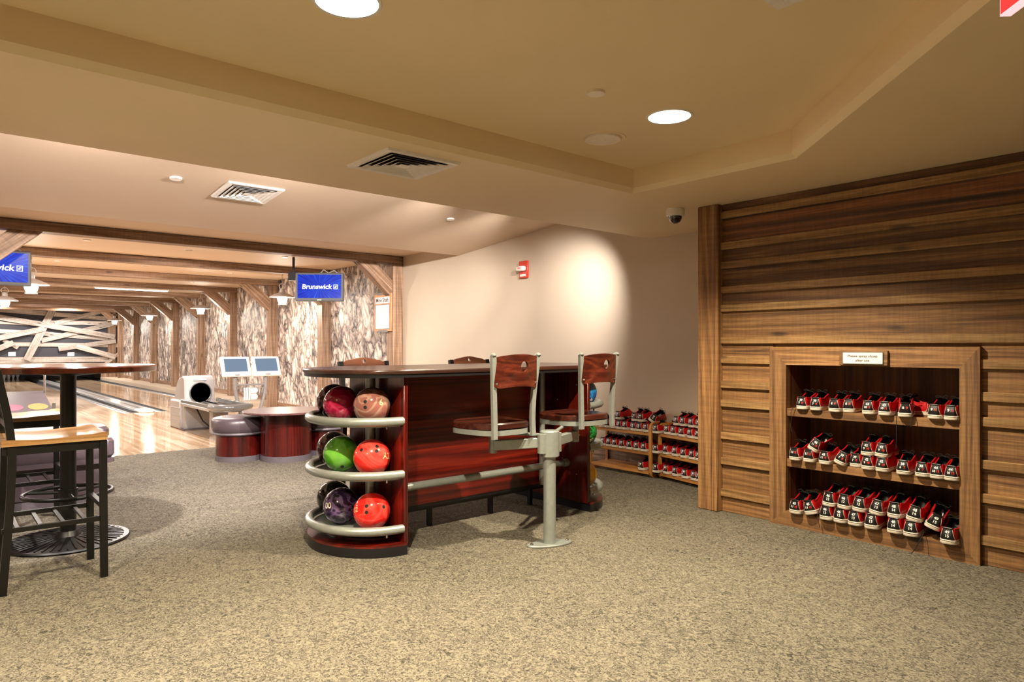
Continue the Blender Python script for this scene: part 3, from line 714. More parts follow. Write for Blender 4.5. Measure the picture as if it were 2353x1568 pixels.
ball((1.982, 4.072, BZm), '#3a1c16', '#54281e', 'dark brown bowling ball behind the lime green one')
ball((1.985, 3.585, BZb), '#e0211c', '#ee4a40', 'bright red bowling ball on the bottom rack with three holes facing out', ((-.28, .28), (-.28, -.05), (.62, .2)), 3, (('52', -.85, .1, .04, gold),))
ball((1.915, 3.835, BZb), '#2a1838', '#7d6494', 'purple and black swirled bowling ball on the bottom rack', ((-.2, .52), (-.35, .58), (.3, .8)), 6, (('00', -.72, .02, .05, M_PAPER),))
ball((1.982, 4.072, BZb), '#141214', '#242226', 'black bowling ball behind the purple one on the bottom rack')
ball((3.79, 3.60, BZt), '#0d4f9c', '#1c86c4', 'blue bowling ball on the far right rack, top tier', (), 5, (('96', .55, -.55, .04, M_PAPER),))
ball((3.79, 3.60, BZm), '#07381c', '#1a8a3c', 'dark green marbled bowling ball on the far right rack', (), 9, (('20', .6, -.55, .04, gold),))
ball((3.79, 3.60, BZb), '#d9a21a', '#e8bc38', 'yellow bowling ball on the far right rack, bottom tier', (), 3)

# ------------------------------------------------------------------ twin swing stool
st = thing('swing_stool', 'silver floor pedestal with two swing-arm seats and worn wooden backs', 'stool', (2.863, 2.994, 0))
obj('base_plate', MB().prism([(.15*math.cos(a)*.96+.065*math.sin(a)*.29, -.15*math.cos(a)*.29+.065*math.sin(a)*.96) for a in [2*PI*k/28 for k in range(28)]], 0, .012, bev=.003), M_SILVER, st)
for q in (-1, 1): obj('bolt', MB().sphere((q*.115, -q*.034, .014), .011, 10, 6), M_CHROME, st)
obj('post', MB().cyl((0, 0), .0375, .012, .54, 28), M_SILVER, st)
obj('hub', MB().prism([(.062*math.cos(a)*(1 if math.cos(a) < 0 else 1), .055*math.sin(a)) for a in [2*PI*k/24 for k in range(24)]], .533, .692, bev=.006), M_SILVER, st)
def arch_outline(wd, z0, z1, rise, n, cx=0, cz=None, drop=0):
    # rays from (0,cz)
    poly = [(-wd, z0)]+[(-wd+2*wd*k/16, z0+drop*math.sin(PI*k/16)) for k in range(1, 16)]+[(wd, z0)]+[(wd, z1)]+[(wd-2*wd*k/16, z1+rise*math.sin(PI*k/16)) for k in range(1, 16)]+[(-wd, z1)]
    out = []
    for i in range(n):
        a = 2*PI*i/n; dx, dz = math.cos(a), math.sin(a); best = 9
        for j in range(len(poly)):
            (x1, y1), (x2, y2) = poly[j], poly[(j+1) % len(poly)]; ex, ey = x2-x1, y2-y1; den = dx*ey-dz*ex
            if abs(den) < 1e-9: continue
            tt = ((x1-cx)*ey-(y1-cz)*ex)/den; uu = ((x1-cx)*dz-(y1-cz)*dx)/den
            if tt > 0 and -1e-6 <= uu <= 1+1e-6: best = min(best, tt)
        out.append((cx+dx*best, cz+dz*best))
    return out
for side, (sx, sy) in enumerate(((2.608-2.863, 3.224-2.994), (3.342-2.863, 3.241-2.994))):
    sgn = -1 if side == 0 else 1
    ar = obj('swing_arm', MB().beam((sgn*.05, .0, .625), (sx, sy, .60), .045, .06, .004), M_SILVER, st)
    obj('pivot_tube', MB().cyl((sx, sy), .025, .555, .70, 18), M_SILVER, ar)
    obj('brace_rod', MB().tube([(sgn*.05, .03, .665), (sx*.6, sy*.75, .672), (sx, sy, .69)], .011, 10), M_SILVER, ar)
    obj('knuckle', MB().cyl((sgn*.062, .0), .028, .56, .675, 16), M_SILVER, ar)
    pts = []
    for k in range(40):
        a = 2*PI*k/40; c, s2 = math.cos(a), math.sin(a); x = .205*math.copysign(abs(c)**.62, c); y = .19*math.copysign(abs(s2)**.62, s2)
        pts.append((sx+x*(1+.14*(y/.19)), sy+y*1.05))
    seat = MB(); n = len(pts)
    rings = [(1.0, .715), (1.0, .742), (.965, .75), (.6, .742), (.25, .737)]
    v = [(sx+(x-sx)*k, sy+(y-sy)*k, z+(0.006*((y-sy)/.19)**2 if k > .5 else 0)) for k, z in rings for x, y in pts]; f = [tuple(range(n))[::-1], tuple(4*n+i for i in range(n))]
    for r in range(4): f += [(r*n+i, r*n+(i+1) % n, (r+1)*n+(i+1) % n, (r+1)*n+i) for i in range(n)]
    se = obj('seat', seat.add(v, f), wood('worn_seat_wood', '#1a0906', '#38160f', '#552619', 'X', .33, .8, .05, .2, False), st)
    rim = [(sx+(x-sx)*.99, sy+(y-sy)*.99) for x, y in pts]
    obj('seat_rim', MB().prism(rim, .683, .714), M_SILVER, se)
    for q in (-1, 1):
        px = sx+q*.172; py = sy-.155
        hz_, hw_, hy_ = [.668, .78, .92, 1.15], [.148, .146, .153, .172], [-.198, -.193, -.196, -.215]
        cur = [(sx+q*interp(z, hz_, hw_), sy+interp(z, hz_, hy_), z) for z in [.668+.482*k/14 for k in range(15)]]
        cur = [cur[0]]+[tuple((cur[k-1][a]+2*cur[k][a]+cur[k+1][a])/4 for a in range(3)) for k in range(1, 14)]+[cur[-1]]
        obj('back_post', MB().ribbon(cur, .03, .022), M_SILVER, st, smooth=30)
        obj('post_cap', MB().lathe([(.02, 0), (.019, .006), (.008, .014), (.0005, .016)], 8, (px, py-.06, 1.149)), M_SILVER, st)
    n = 48; hz = 1.085
    ol = arch_outline(.164, .955, 1.140, .016, n, .03, hz, .014); ho = [(.03+.03*math.cos(2*PI*i/n), hz+.03*math.sin(2*PI*i/n)) for i in range(n)]
    ba = obj('backrest', MB().holed([(sx+x, z) for x, z in ol], [(sx+x, z) for x, z in ho], sy-.216, sy-.201, lambda x, z, sx=sx: -.04*(1-((x-sx)/.165)**2)-.06*(z-1.05)), brownseat('X'), st)
    for q in (-1, 1): obj('screw', MB().sphere((sx+q*.15, sy-.222, .985), .007, 8, 5), M_CHROME, ba)

# ------------------------------------------------------------------ bar stools (black frame, wooden seat)
def bar_stool(label, loc, rz):
    # local: faces +X, seat centre at origin, width along y
    t = thing('bar_stool', label, 'bar stool', loc, rz, 'black metal bar stools')
    hx, hy, lw = .21, .195, .034
    for sy in (-1, 1):
        mb = MB().beam((hx+.005, sy*hy, 0), (hx, sy*hy, .715), lw, lw, .003); obj('leg', mb, M_BLACK, t)
        pts = [(-.212, sy*hy, 0), (-.18, sy*hy, .45), (-.173, sy*hy, .70), (-.188, sy*hy, .85), (-.235, sy*hy, 1.085)]
        zs = [p_[2] for p_ in pts]; cur = [(0, interp(z, zs, [p_[0] for p_ in pts]), z) for z in [1.085*k/22 for k in range(23)]]
        for _ in range(2): cur = [cur[0]]+[(0, (cur[i-1][1]+2*cur[i][1]+cur[i+1][1])/4, cur[i][2]) for i in range(1, 22)]+[cur[-1]]
        mb = MB().ribbon(cur, lw, lw); mb.v = [(p_[1], sy*hy-p_[0], p_[2]) for p_ in mb.v]
        obj('back_leg', mb, M_BLACK, t, smooth=30)
        obj('side_apron', MB().box(-hx, hx, sy*hy-.01, sy*hy+.01, .672, .715), M_BLACK, t)
        obj('side_stretcher', MB().box(-hx-.005, hx, sy*hy-.008, sy*hy+.008, .295, .32, .002), M_BLACK, t)
    for x in (-.18, hx): obj('cross_apron', MB().box(x-.01, x+.01, -hy, hy, .672, .715), M_BLACK, t)
    obj('front_stretcher', MB().box(hx-.012, hx+.012, -hy, hy, .36, .385), M_BLACK, t)
    for k in range(4): x = -.15+.095*k; obj('foot_slat', MB().box(x-.009, x+.009, -hy, hy, .30, .312), M_BLACK, t)
    # saddle seat
    nx, ny = 14, 12; v = []; f = []
    for lay in (0, 1):
        for i in range(nx+1):
            for j in range(ny+1):
                x = -.225+.46*i/nx; y = -.22+.44*j/ny; ex = 1-max(0, (abs(y)/.22))**6*.03
                z = .737+.014*(abs(y)/.22)**2-.010*math.exp(-((x+.04)/.12)**2)+(.006 if x > .2 else 0)
                v.append((x*ex, y, z if lay else .717))
    o = (nx+1)*(ny+1)
    for i in range(nx):
        for j in range(ny):
            a = i*(ny+1)+j; f += [(a, a+1, a+ny+2, a+ny+1), (o+a, o+a+ny+1, o+a+ny+2, o+a+1)]
    for i in range(nx):
        for j in (0, ny): a = i*(ny+1)+j; f.append((a, a+ny+1, o+a+ny+1, o+a))
    for j in range(ny):
        for i in (0, nx): a = i*(ny+1)+j; f.append((a, a+1, o+a+1, o+a))
    obj('seat', MB().add(v, f), oak('X'), t)
    n = 48
    poly = []
    ol = []
    for i in range(n):
        a = 2*PI*i/n; c, s2 = math.cos(a), math.sin(a)
        # crest: sine hump
        lo, hi = 1e-3, .3
        for _ in range(24):
            mid = (lo+hi)/2; y = mid*c; z = mid*s2
            top = .018+.022*.5*(1+math.cos(PI*min(1, abs(y)/.16))); inside = abs(y) < .18 and z < top and z > -.045
            lo, hi = (mid, hi) if inside else (lo, mid)
        ol.append((lo*c, 1.075+lo*s2))
    ho = [(.014*math.cos(2*PI*i/n), 1.085+.016*math.sin(2*PI*i/n)) for i in range(n)]
    mb = MB().holed(ol, ho, -.011, .011); mb.v = [(-.237-(p[2]-1.085)*.2+p[1], p[0], p[2]) for p in mb.v]
    obj('crest_rail', mb, wood('crest_wood', '#3a1c10', '#58301c', '#6e4024', 'Y', .4, .7, .1, .1, False), t)
    obj('lower_rail', MB().box(-.196, -.172, -hy, hy, .80, .83), M_BLACK, t)
    for k in range(3): y = -.09+.09*k; obj('back_slat', MB().beam((-.183, y, .82), (-.225, y, 1.04), .016, .016), M_BLACK, t)
    return t
bar_stool('bar stool with black frame and wooden seat at the left edge, nearest the camera', (.485, 4.285, 0), 0)
bar_stool('bar stool with reddish wooden seat half hidden behind the round bar table', (.485, 5.60, 0), 0)
bar_stool('arched-back bar stool behind the counter above the ball rack', (2.566, 4.53, 0), -PI/2)
bar_stool('arched-back bar stool behind the middle of the counter', (3.586, 4.53, 0), -PI/2)

# round bar table
bt = thing('bar_table', 'round brown bar-height table on a black pedestal at the left', 'table', (.66, 4.98, 0))
obj('table_top', MB().lathe([(.0005, 1.045), (.475, 1.045), (.483, 1.05), (.483, 1.078), (.477, 1.085), (.0005, 1.085)], 56), wood('bar_top', '#2e1208', '#4a1f0e', '#602d15', 'X', .22, .5, .1, .5, False), bt)
obj('top_bracket', MB().lathe([(.0005, 1.02), (.05, 1.02), (.2, 1.035), (.21, 1.045), (.0005, 1.045)], 24), M_BLACK, bt)
obj('column', MB().cyl((0, 0), .043, .03, 1.03, 28), M_BLACK, bt)
ring = [(.235*math.cos(2*PI*k/40), .235*math.sin(2*PI*k/40), .30) for k in range(40)]
obj('foot_ring', MB().tube(ring, .0125, 10, closed=True), M_BLACK, bt)
for k in range(3): a = .5+2*PI*k/3; obj('ring_spoke', MB().tube([(.04*math.cos(a), .04*math.sin(a), .30), (.235*math.cos(a), .235*math.sin(a), .30)], .01, 8), M_BLACK, bt)
obj('ring_collar', MB().cyl((0, 0), .052, .275, .325, 20), M_BLACK, bt)
obj('base', MB().lathe([(.0005, 0), (.325, 0), (.335, .01), (.328, .018), (.2, .027), (.07, .04), (.055, .07), (.0005, .07)], 56), M_BLACK, bt)
for k in range(44):
    a = 2*PI*k/44; r0, r1 = (.08, .30) if k % 2 else (.15, .30); z0 = .042 if k % 2 else .034
    obj('base_rib', MB().beam((r0*math.cos(a), r0*math.sin(a), z0-.004), (r1*math.cos(a), r1*math.sin(a), .021), .007, .006), M_BLACK, bt)

# ------------------------------------------------------------------ seating by the lanes
lt = thing('lounge_table', 'low round cherry wood table with a drum base near the lane', 'table', (2.914, 7.115, 0))
obj('table_top', MB().lathe([(.0005, .50), (.43, .50), (.44, .506), (.44, .518), (.435, .523), (.0005, .523)], 56), wood('lounge_top', '#4a3030', '#6b4a48', '#7a5652', 'X', .3, .5, .05, .4, False), lt)
obj('drum', MB().cyl((0, 0), .26, .06, .50, 48), drumwood('Z'), lt)
obj('kick_band', MB().cyl((0, 0), .262, 0, .06, 48), M_GREYKICK, lt)
def pod(label, loc):
    t = thing('pod_seat', label, 'stool', loc, 0, 'round pod seats by the lounge table')
    obj('cushion', MB().lathe([(.0005, .30), (.255, .30), (.272, .32), (.282, .36), (.278, .42), (.26, .445), (.22, .457), (.0005, .462)], 44), M_MAUVE, t)
    obj('cushion_lip', MB().lathe([(.0005, .275), (.255, .275), (.262, .285), (.255, .30), (.0005, .30)], 44), M_GREYKICK, t)
    obj('drum', MB().cyl((0, 0), .235, .055, .28, 40), drumwood('Z'), t)
    obj('kick_band', MB().cyl((0, 0), .238, 0, .055, 40), M_GREYKICK, t)
pod('mauve vinyl pod seat on a dark drum left of the lounge table', (2.533, 7.44, 0))
pod('mauve vinyl pod seat half hidden right of the lounge table', (3.42, 7.27, 0))
def bench(label, loc, L, D, cor):
    t = thing('bench', label, 'bench', loc)
    obj('base', MB().box(-L, -.08, .04, D-.06, .06, .31, .01), M_MAUVE, t)
    obj('kick_band', MB().box(-L, -.10, .05, D-.07, 0, .06), M_GREYKICK, t)
    pts = [(-L, 0), (-cor, 0)]+[(-cor+cor*math.sin(PI/2*k/8), cor-cor*math.cos(PI/2*k/8)) for k in range(1, 9)]+[(-cor+cor*math.cos(PI/2*k/8), D-cor+cor*math.sin(PI/2*k/8)) for k in range(1, 9)]+[(-L, D)]
    obj('cushion_lip', MB().prism([(x*.985, y) for x, y in pts], .30, .335), M_MAUVE, t)
    obj('cushion', MB().prism(pts, .335, .49, bev=.025), M_MAUVE, t)
bench('grey mauve vinyl bench behind the nearest bar stool', (1.12, 6.06, 0), 2.6, .46, .07)
bench('grey mauve vinyl bench beyond the first bench, closer to the lanes', (1.24, 6.95, 0), 2.6, .42, .08)

# ball return
br = thing('ball_return', 'grey plastic ball return with hood, round opening and curved ball tray', 'ball return', (3.01, 10.5, 0))
hw = .21
prof = [(0, .0), (0, .70), (.03, .755), (.12, .775), (.35, .72), (.5, .52), (.56, .0)]
mm = Matrix(((0, 0, 1, 0), (1, 0, 0, 0), (0, 1, 0, 0), (0, 0, 0, 1)))
obj('hood', MB().prism([(y, z) for y, z in prof], -hw, hw, mm, bev=.02), M_GREYPL, br)
obj('hood_skirt', MB().box(-hw-.04, -hw+.02, .1, .6, 0, .42, .02), M_GREYPL, br)
for z in (.1, .2, .3): obj('skirt_rib', MB().box(-hw-.048, -hw-.03, .1, .6, z, z+.012), M_GREYPL, br)
obj('opening', MB().lathe([(.0005, .008), (.145, .008)], 36, m=Matrix.Translation((.01, 0, .53)) @ Matrix.Rotation(PI/2, 4, 'X')), M_HOLE, br)
obj('opening_ring', MB().tube([(.01+.147*math.cos(2*PI*k/36), -.006, .53+.147*math.sin(2*PI*k/36)) for k in range(36)], .009, 8, closed=True), M_SMOKE, br)
obj('name_plate', MB().box(-.09, .09, -.006, 0, .71, .73), M_WHITE, br)
obj('base_plate', MB().box(-.24, .24, -.05, .62, 0, .02, .005), M_GREYKICK, br)
obj('pedestal', MB().box(-.1, .1, -.95, -.75, 0, .36, .03), M_GREYPL, br)
for sx in (-1, 1):
    obj('tray_side', MB().box(sx*.24-.02, sx*.24+.02, -1.3, 0, .38, .45, .012), M_SMOKE, br)
    obj('tray_rail', MB().box(sx*.255-.012, sx*.255+.012, -1.3, 0, .36, .40, .006), M_GREYPL, br)
    obj('inner_rail', MB().tube([(sx*.07, 0, .40), (sx*.07, -1.25, .39)], .012, 8), M_CHROME, br)
obj('tray_end', MB().tube([(.25*math.cos(PI+PI*k/16), -1.3+.22*math.sin(PI+PI*k/16), .415) for k in range(17)], .042, 12), M_SMOKE, br)
obj('tray_floor', MB().prism([(-.24, 0), (-.24, -1.3)]+[(.24*math.cos(PI+PI*k/12), -1.3+.2*math.sin(PI+PI*k/12)) for k in range(1, 12)]+[(.24, -1.3), (.24, 0)], .355, .365), M_SMOKE, br)
obj('cable', MB().tube([(-.12, -.2, .35), (-.06, -.35, .15), (.05, -.5, .02), (.3, -.9, .012), (.5, -1.1, .012)], .012, 8), M_BLACKPL, br)

# score console
sc_ = thing('score_console', 'twin white touchscreen scoring consoles on a curved silver stand', 'console', (3.49, 9.8, 0), 0)
for k, sx in enumerate((-1, 1)):
    pts = [(sx*.13, 0, 0), (sx*.14, 0, .30), (sx*.19, 0, .48), (sx*.215, 0, .62), (sx*.215, -.01, .78)]
    obj('stand_tube', MB().tube(pts, .026, 12), M_GREYPL, sc_)
    mat_ = Matrix.Translation((sx*.215, -.03, .915)) @ Matrix.Rotation(-.42, 4, 'X')
    h = obj('monitor', MB().box(-.2, .2, -.02, .02, -.15, .15, .012), M_WHITE, sc_); h.matrix_local = mat_
    obj('monitor_back', MB().box(-.16, .16, .02, .06, -.11, .11, .015), M_GREYPL, h)
    obj('screen', MB().box(-.155, .155, -.0225, -.0195, -.08, .115), M_KSCREEN, h)
    obj('button_pad', MB().lathe([(.0005, 0), (.04, 0), (.036, .003), (.0005, .003)], 24, m=Matrix.Translation((0, -.02, -.125)) @ Matrix.Rotation(PI/2, 4, 'X') @ Matrix.Scale(.4, 4, (0, 1, 0))), M_GREYPL, h)
obj('cross_bar', MB().tube([(-.2, 0, .66), (.2, 0, .66)], .013, 10), M_GREYPL, sc_)
cp = obj('clear_panel', MB().box(-.18, .18, -.004, .004, .42, .64), M_GLASS, sc_)
def logo(parent, s, mat, x0, z0, y):
    # stylised B: three wavy stripes and two lobes
    for k in range(3):
        a = [(x0+(-.5+.17*k)*s+.03*s*math.sin(3*t_), z0+(t_-.5)*s*.9) for t_ in [i/8 for i in range(9)]]
        poly = a+[(x+.13*s, z) for x, z in reversed(a)]
        obj('logo', MB().prism(poly, -.001, .001, Matrix(((1, 0, 0, 0), (0, 0, -1, y), (0, 1, 0, 0), (0, 0, 0, 1)))), mat, parent, smooth=0)
    for zc in (.22, -.22):
        poly = [(x0+.02*s, z0+(zc-.2)*s), (x0+.32*s, z0+(zc-.2)*s)]+[(x0+(.32+.2*math.sin(PI*k/10))*s, z0+(zc-.2*math.cos(PI*k/10))*s) for k in range(11)]+[(x0+.02*s, z0+(zc+.2)*s)]
        obj('logo', MB().prism(poly, -.001, .001, Matrix(((1, 0, 0, 0), (0, 0, -1, y), (0, 1, 0, 0), (0, 0, 0, 1)))), mat, parent, smooth=0)
logo(cp, .2, M_NUMW, 0, .53, -.006)

# ramp with coloured discs
rp = thing('bowling_ramp', 'grey sloping ramp printed with yellow and orange discs, chrome handle', 'ramp', (1.05, 11.0, 0), 0)
rm = Matrix.Translation((-.05, 0, -.06)) @ Matrix.Rotation(.22, 4, 'X')
obj('ramp_board', MB().box(-.3, .3, -1.1, 1.2, .34, .36, .004, rm), plain('ramp_grey', '#4b454d', .4), rp)
yl, orr, pk = plain('disc_yellow', '#8f7c42', .5), plain('disc_orange', '#8a5a36', .5), plain('disc_pink', '#8a4a62', .5)
for k, (x, y, mt) in enumerate(((-.13, -.85, yl), (.15, -.85, yl), (-.13, -.45, orr), (.15, -.45, orr), (-.13, -.05, yl), (.15, -.05, pk), (-.13, .4, pk), (.15, .4, yl))):
    obj('disc', MB().lathe([(.0005, .3605), (.115, .3605), (.115, .362), (.0005, .362)], 28, (x, y, 0), rm, sy=1.3), mt, rp)
for sx in (-.28, .28):
    obj('leg', MB().box(sx-.02, sx+.02, .3, .34, 0, .42), M_CHROME, rp); obj('leg', MB().box(sx-.02, sx+.02, -.95, -.91, 0, .06), M_CHROME, rp)
obj('handle', MB().tube([(-.32, 1.0, .3), (-.32, 1.0, .78), (-.28, 1.0, .83), (.2, 1.0, .83), (.25, 1.0, .78), (.25, 1.0, .3)], .016, 10), M_CHROME, rp)

# pins
pin_prof = [(.0005, 0), (.026, 0), (.045, .07), (.06, .115), (.052, .17), (.03, .235), (.024, .26), (.03, .32), (.028, .36), (.012, .378), (.0005, .381)]
pinm = MB().lathe(pin_prof, 16).mesh('pin'); pinm.materials.append(M_WHITE)
pr_ = MB().tube([(.0285*math.cos(2*PI*k/16), .0285*math.sin(2*PI*k/16), .25) for k in range(16)], .003, 6, closed=True).mesh('pin_stripe'); pr_.materials.append(M_NUMR)
for li in (1,):
    xc = sum(LANES[li])/2; q = 0
    for r in range(4):
        for k in range(r+1):
            t = thing('bowling_pin', 'white bowling pin standing at the far end of the left lane', 'bowling pin', (xc+(k-r/2)*.305, 30.9+r*.264, .002), 0, 'pins on the left lane'); q += 1
            link('body', pinm, None, t); link('stripe', pr_, None, t)

# ------------------------------------------------------------------ lane wall : timber frames, camouflage panels
FY = [8.62+2.335*k for k in range(9)]
names = ['nearest', 'second', 'third', 'fourth', 'fifth', 'sixth', 'seventh', 'eighth', 'farthest']
for k, y in enumerate(FY):
    z0 = 0 if y < 13.8 else .1
    t = thing('timber_frame', '%s timber ceiling beam with wall post and diagonal brace over the lanes' % names[k], 'beam', (0, y, 0), 0, 'timber frames over the lanes')
    obj('beam', MB().box(XL, XB-.001, 0, .19, 2.405, 2.514, .006), timber('X'), t)
    obj('post', MB().box(-.17, 0, 0, .19, z0, 2.405, .006), timber('Z'), t, (XB, 0, 0))
    def brace(xa, za, xb, zb):
        d = Vector((xb-xa, 0, zb-za)); L = d.length; an = math.atan2(-d.z, d.x)
        b_ = obj('brace', MB().box(0, L, .02, .17, 0, .19, .005), timber('X'), t, (xa, 0, za), (0, an, 0))
        for xx in (.05, L-.09):
            for yy in (.055, .115): obj('bolt_slot', MB().box(xx, xx+.06, yy, yy+.012, -.002, .001), M_HOLE, b_)
        return b_
    brace(4.53, 2.425, 5.125, 1.90)
    if k == 0:
        obj('post', MB().box(0, .17, 0, .19, 0, 2.405, .006), timber('Z'), t, (.17, 0, 0))
        L = math.hypot(.58, .53); obj('brace', MB().box(0, L, .02, .17, 0, .19, .005), timber('X'), t, (.34, 0, 1.88), (0, -math.atan2(.54, .6), 0))
wl = bpy.data.objects['wall_lane_side']
for k in range(8):
    y0, y1 = FY[k]+.19, FY[k+1]; z0 = .0 if FY[k] < 12 else .1
    obj('camouflage_panel', MB().box(XB-.012, XB, y0+.004, y1-.004, z0+.09, 2.512), M_CAMO, wl)
    obj('base_board', MB().box(XB-.03, XB, y0, y1, z0, z0+.1, .004), timber('Y'), wl)

# masking wall
YM = 28.25
wb = struct('wall_back', MB().box(XL, XB, YM, YM+.1, .62, ZF), M_DARKPANEL)
obj('side_panel', MB().box(4.75, XB, YM, YM+.1, -.1, .62), timber('Z'), wb); obj('corner_board', MB().box(4.95, 5.2, YM-.05, YM, .1, ZF), timber('Z'), wb)
def onY(cx, cy, Y):
    u = cx/6.534; v = 640+cy/6.534; r = (u-1176.5)/1569.09; d = Y/(C_-r*S_); return (d*(S_+r*C_), 1.2-(v-796.83)/1569.09*d)
PL = [(-60, 468, 1690, 610, 62, 0), (750, 665, 1700, 672, 60, 0), (-60, 662, 430, 685, 40, 0), (-60, 790, 720, 832, 60, 0), (660, 832, 1730, 918, 58, 0), (190, 990, 1770, 1008, 58, 0), (-60, 1228, 1700, 1215, 82, 0), (-60, 1295, 1700, 1288, 40, 0),
      (1545, 492, 820, 672, 62, 1), (620, 935, 1700, 680, 68, 1), (50, 925, 270, 1045, 52, 1), (790, 468, 400, 1232, 92, 2), (880, 1062, 1740, 940, 66, 2), (1590, 1285, 1780, 1130, 44, 2), (-60, 575, 1725, 878, 76, 3), (-60, 905, 670, 755, 74, 3), (-60, 1070, 205, 965, 74, 3), (1150, 1018, 1735, 1185, 76, 3)]
for i, (xa, ya, xb, yb, wd, lay) in enumerate(PL):
    Yp = YM-.02-lay*.03; A = onY(xa, ya, Yp); B = onY(xb, yb, Yp); dx, dz = B[0]-A[0], B[1]-A[1]; L = math.hypot(dx, dz)
    wz = wd/6.534/1569.09*(Yp/1.16)
    obj('plank', MB().box(0, L, -.013-i*.0006, .013, -wz/2, wz/2, .003), plank('X'), wb, (A[0], Yp, A[1]), (0, -math.atan2(dz, dx), 0))
for cx, n_ in ((180, '2'), (1066, '1')):
    p = onY(cx, 1137, YM-.01); s_ = obj('lane_label', MB().box(-.1, .1, -.01, 0, -.07, .07), M_LANENUM, wb, (p[0], YM, p[1]))
# fluorescent strip between beams
fs = thing('strip_light', 'slim white strip light between the timber ceiling beams', 'light', (3.5, 17.2, 2.515))
obj('housing', MB().box(-.75, .75, -.03, .03, -.03, 0), M_WHITE, fs); obj('tube', MB().box(-.72, .72, -.02, .02, -.05, -.03), M_TUBE, fs)

# sign board on the first post
sb = thing('menu_board', 'wooden clipboard sign headed Mine Shaft hung on the nearest timber post', 'sign', (5.10, 8.86, 1.70))
obj('board', MB().box(-.02, 0, -.25, .25, -.275, .275, .004), wood('cedar', '#a05a30', '#c88450', '#dda878', 'Z', .5, .8, .1, 0, False), sb)
obj('header', MB().box(-.026, -.02, -.2, .2, .135, .225), M_PAPER, sb); obj('page', MB().box(-.026, -.02, -.19, .19, -.235, .11), M_PAPER, sb)
obj('page_edge', MB().box(-.0225, -.02, -.2, .2, -.245, .118), M_SMOKE, sb)
wall_text('Mine Shaft', .085, sb, -.0268, 0, .18, M_TEXTD)
for k in range(14): wd = (.1, .15, .16, .12, .16, .15, .16, .13, .15, .16, .12, .09, .1, .13)[k]; obj('print_line', MB().box(-.0268, -.026, -wd, wd, .08-.022*k, .084-.022*k), plain('faint_print', '#b9a8a4', .6), sb)
for z in (.275, -.275): obj('clip', MB().box(-.03, -.004, -.13, .13, z-.015, z+.015), M_SMOKE, sb)

# televisions
def tv(label, loc, yaw, tilt):
    t = thing('television', label, 'television', loc, 0)
    t.rotation_euler = (tilt, 0, yaw); W, H_ = .70, .42
    obj('bezel', MB().box(-W/2, W/2, 0, .07, -H_/2, H_/2, .012), plain('tv_grey', '#55575c', .4), t)
    s_ = obj('picture', MB().box(-W/2+.035, W/2-.035, -.003, .001, -H_/2+.045, H_/2-.03), M_SCREEN, t)
    v, f = text('Brunswick', .098); s1 = MB().add([(p.x*1.05-.035+.14*p.y, -.005, p.y) for p in v], f); obj('brand_lettering', s1, M_SCRTXT, s_, smooth=0)
    for x0, x1, z0, z1 in ((.205, .265, .026, .034), (.205, .265, -.034, -.026), (.205, .213, -.034, .034), (.257, .265, -.034, .034), (.222, .242, -.014, .002), (.232, .25, .004, .016)):
        obj('brand_mark', MB().box(x0, x1, -.005, -.004, z0, z1), M_SCRTXT, s_)
    obj('stand_label', MB().box(-.03, .03, -.003, .001, -H_/2+.012, -H_/2+.024), M_PAPER, t)
    obj('mount_arm', MB().beam((-.39, .055, .2), (-.39, .055, .44), .03, .03), M_BLACKPL, t)
    obj('mount_plate', MB().box(-.46, -.32, .03, .08, .1, .22), M_BLACKPL, t)
    obj('cable', MB().tube([(.0, .05, .2), (.05, .05, .26), (.12, .06, .21), (.2, .06, .25), (.26, .05, .2)], .008, 6), M_GREYPL, t)
    return t
tv('wall television showing a blue Brunswick picture beside the pendant lamp', (4.36, 9.43, 2.075), -math.radians(38), -.03)
tv('television with blue picture cut off by the left edge of the view', (.60, 10.0, 2.13), -math.radians(2), .10)

# ------------------------------------------------------------------ pendant lamps
def pendant(label, x, y):
    t = thing('pendant_lamp', label, 'lamp', (x, y, 0), 0, 'barn pendant lamps over the lanes')
    mt = plain('lamp_metal', '#b3a9a1', .45, .1)
    obj('canopy', MB().lathe([(.0005, 2.514), (.07, 2.514), (.06, 2.495), (.0005, 2.49)], 24), mt, t)
    for k in range(6):
        z = 2.49-.035*k
        obj('chain_link', MB().tube([(.010*math.cos(a)*(1 if k % 2 else 0), .010*math.cos(a)*(0 if k % 2 else 1), z-.02+.02*math.sin(a)) for a in [2*PI*i/10 for i in range(10)]], .003, 5, closed=True), mt, t)
    obj('ring', MB().tube([(.055*math.cos(a), 0, 2.25+.055*math.sin(a)) for a in [2*PI*i/20 for i in range(20)]], .006, 8, closed=True), mt, t)
    obj('socket', MB().lathe([(.0005, 2.22), (.03, 2.22), (.045, 2.19), (.045, 2.15), (.07, 2.135)], 20), mt, t)
    obj('shade', MB().lathe([(.07, 2.138), (.12, 2.12), (.18, 2.092), (.215, 2.068), (.218, 2.062), (.21, 2.066), (.17, 2.088), (.11, 2.112), (.06, 2.128)], 36, cap=False), mt, t)
    obj('glass_globe', MB().lathe([(.04, 2.1), (.075, 2.07), (.085, 2.03), (.075, 1.99), (.06, 1.96), (.0005, 1.955)], 24), M_GLOBE, t)
    obj('globe_cap', MB().lathe([(.05, 1.965), (.075, 1.95), (.075, 1.942), (.0005, 1.942)], 24), mt, t)
    light('lamp', 'POINT', (0, 0, 1.90), P_BULB, C_BULB, t, .05)
LY = [11.7, 16.4, 21.1, 25.8]
for k, y in enumerate(LY): pendant('%s lit barn pendant lamp in the row along the bark-patterned wall' % ORD[k], 4.72, y)
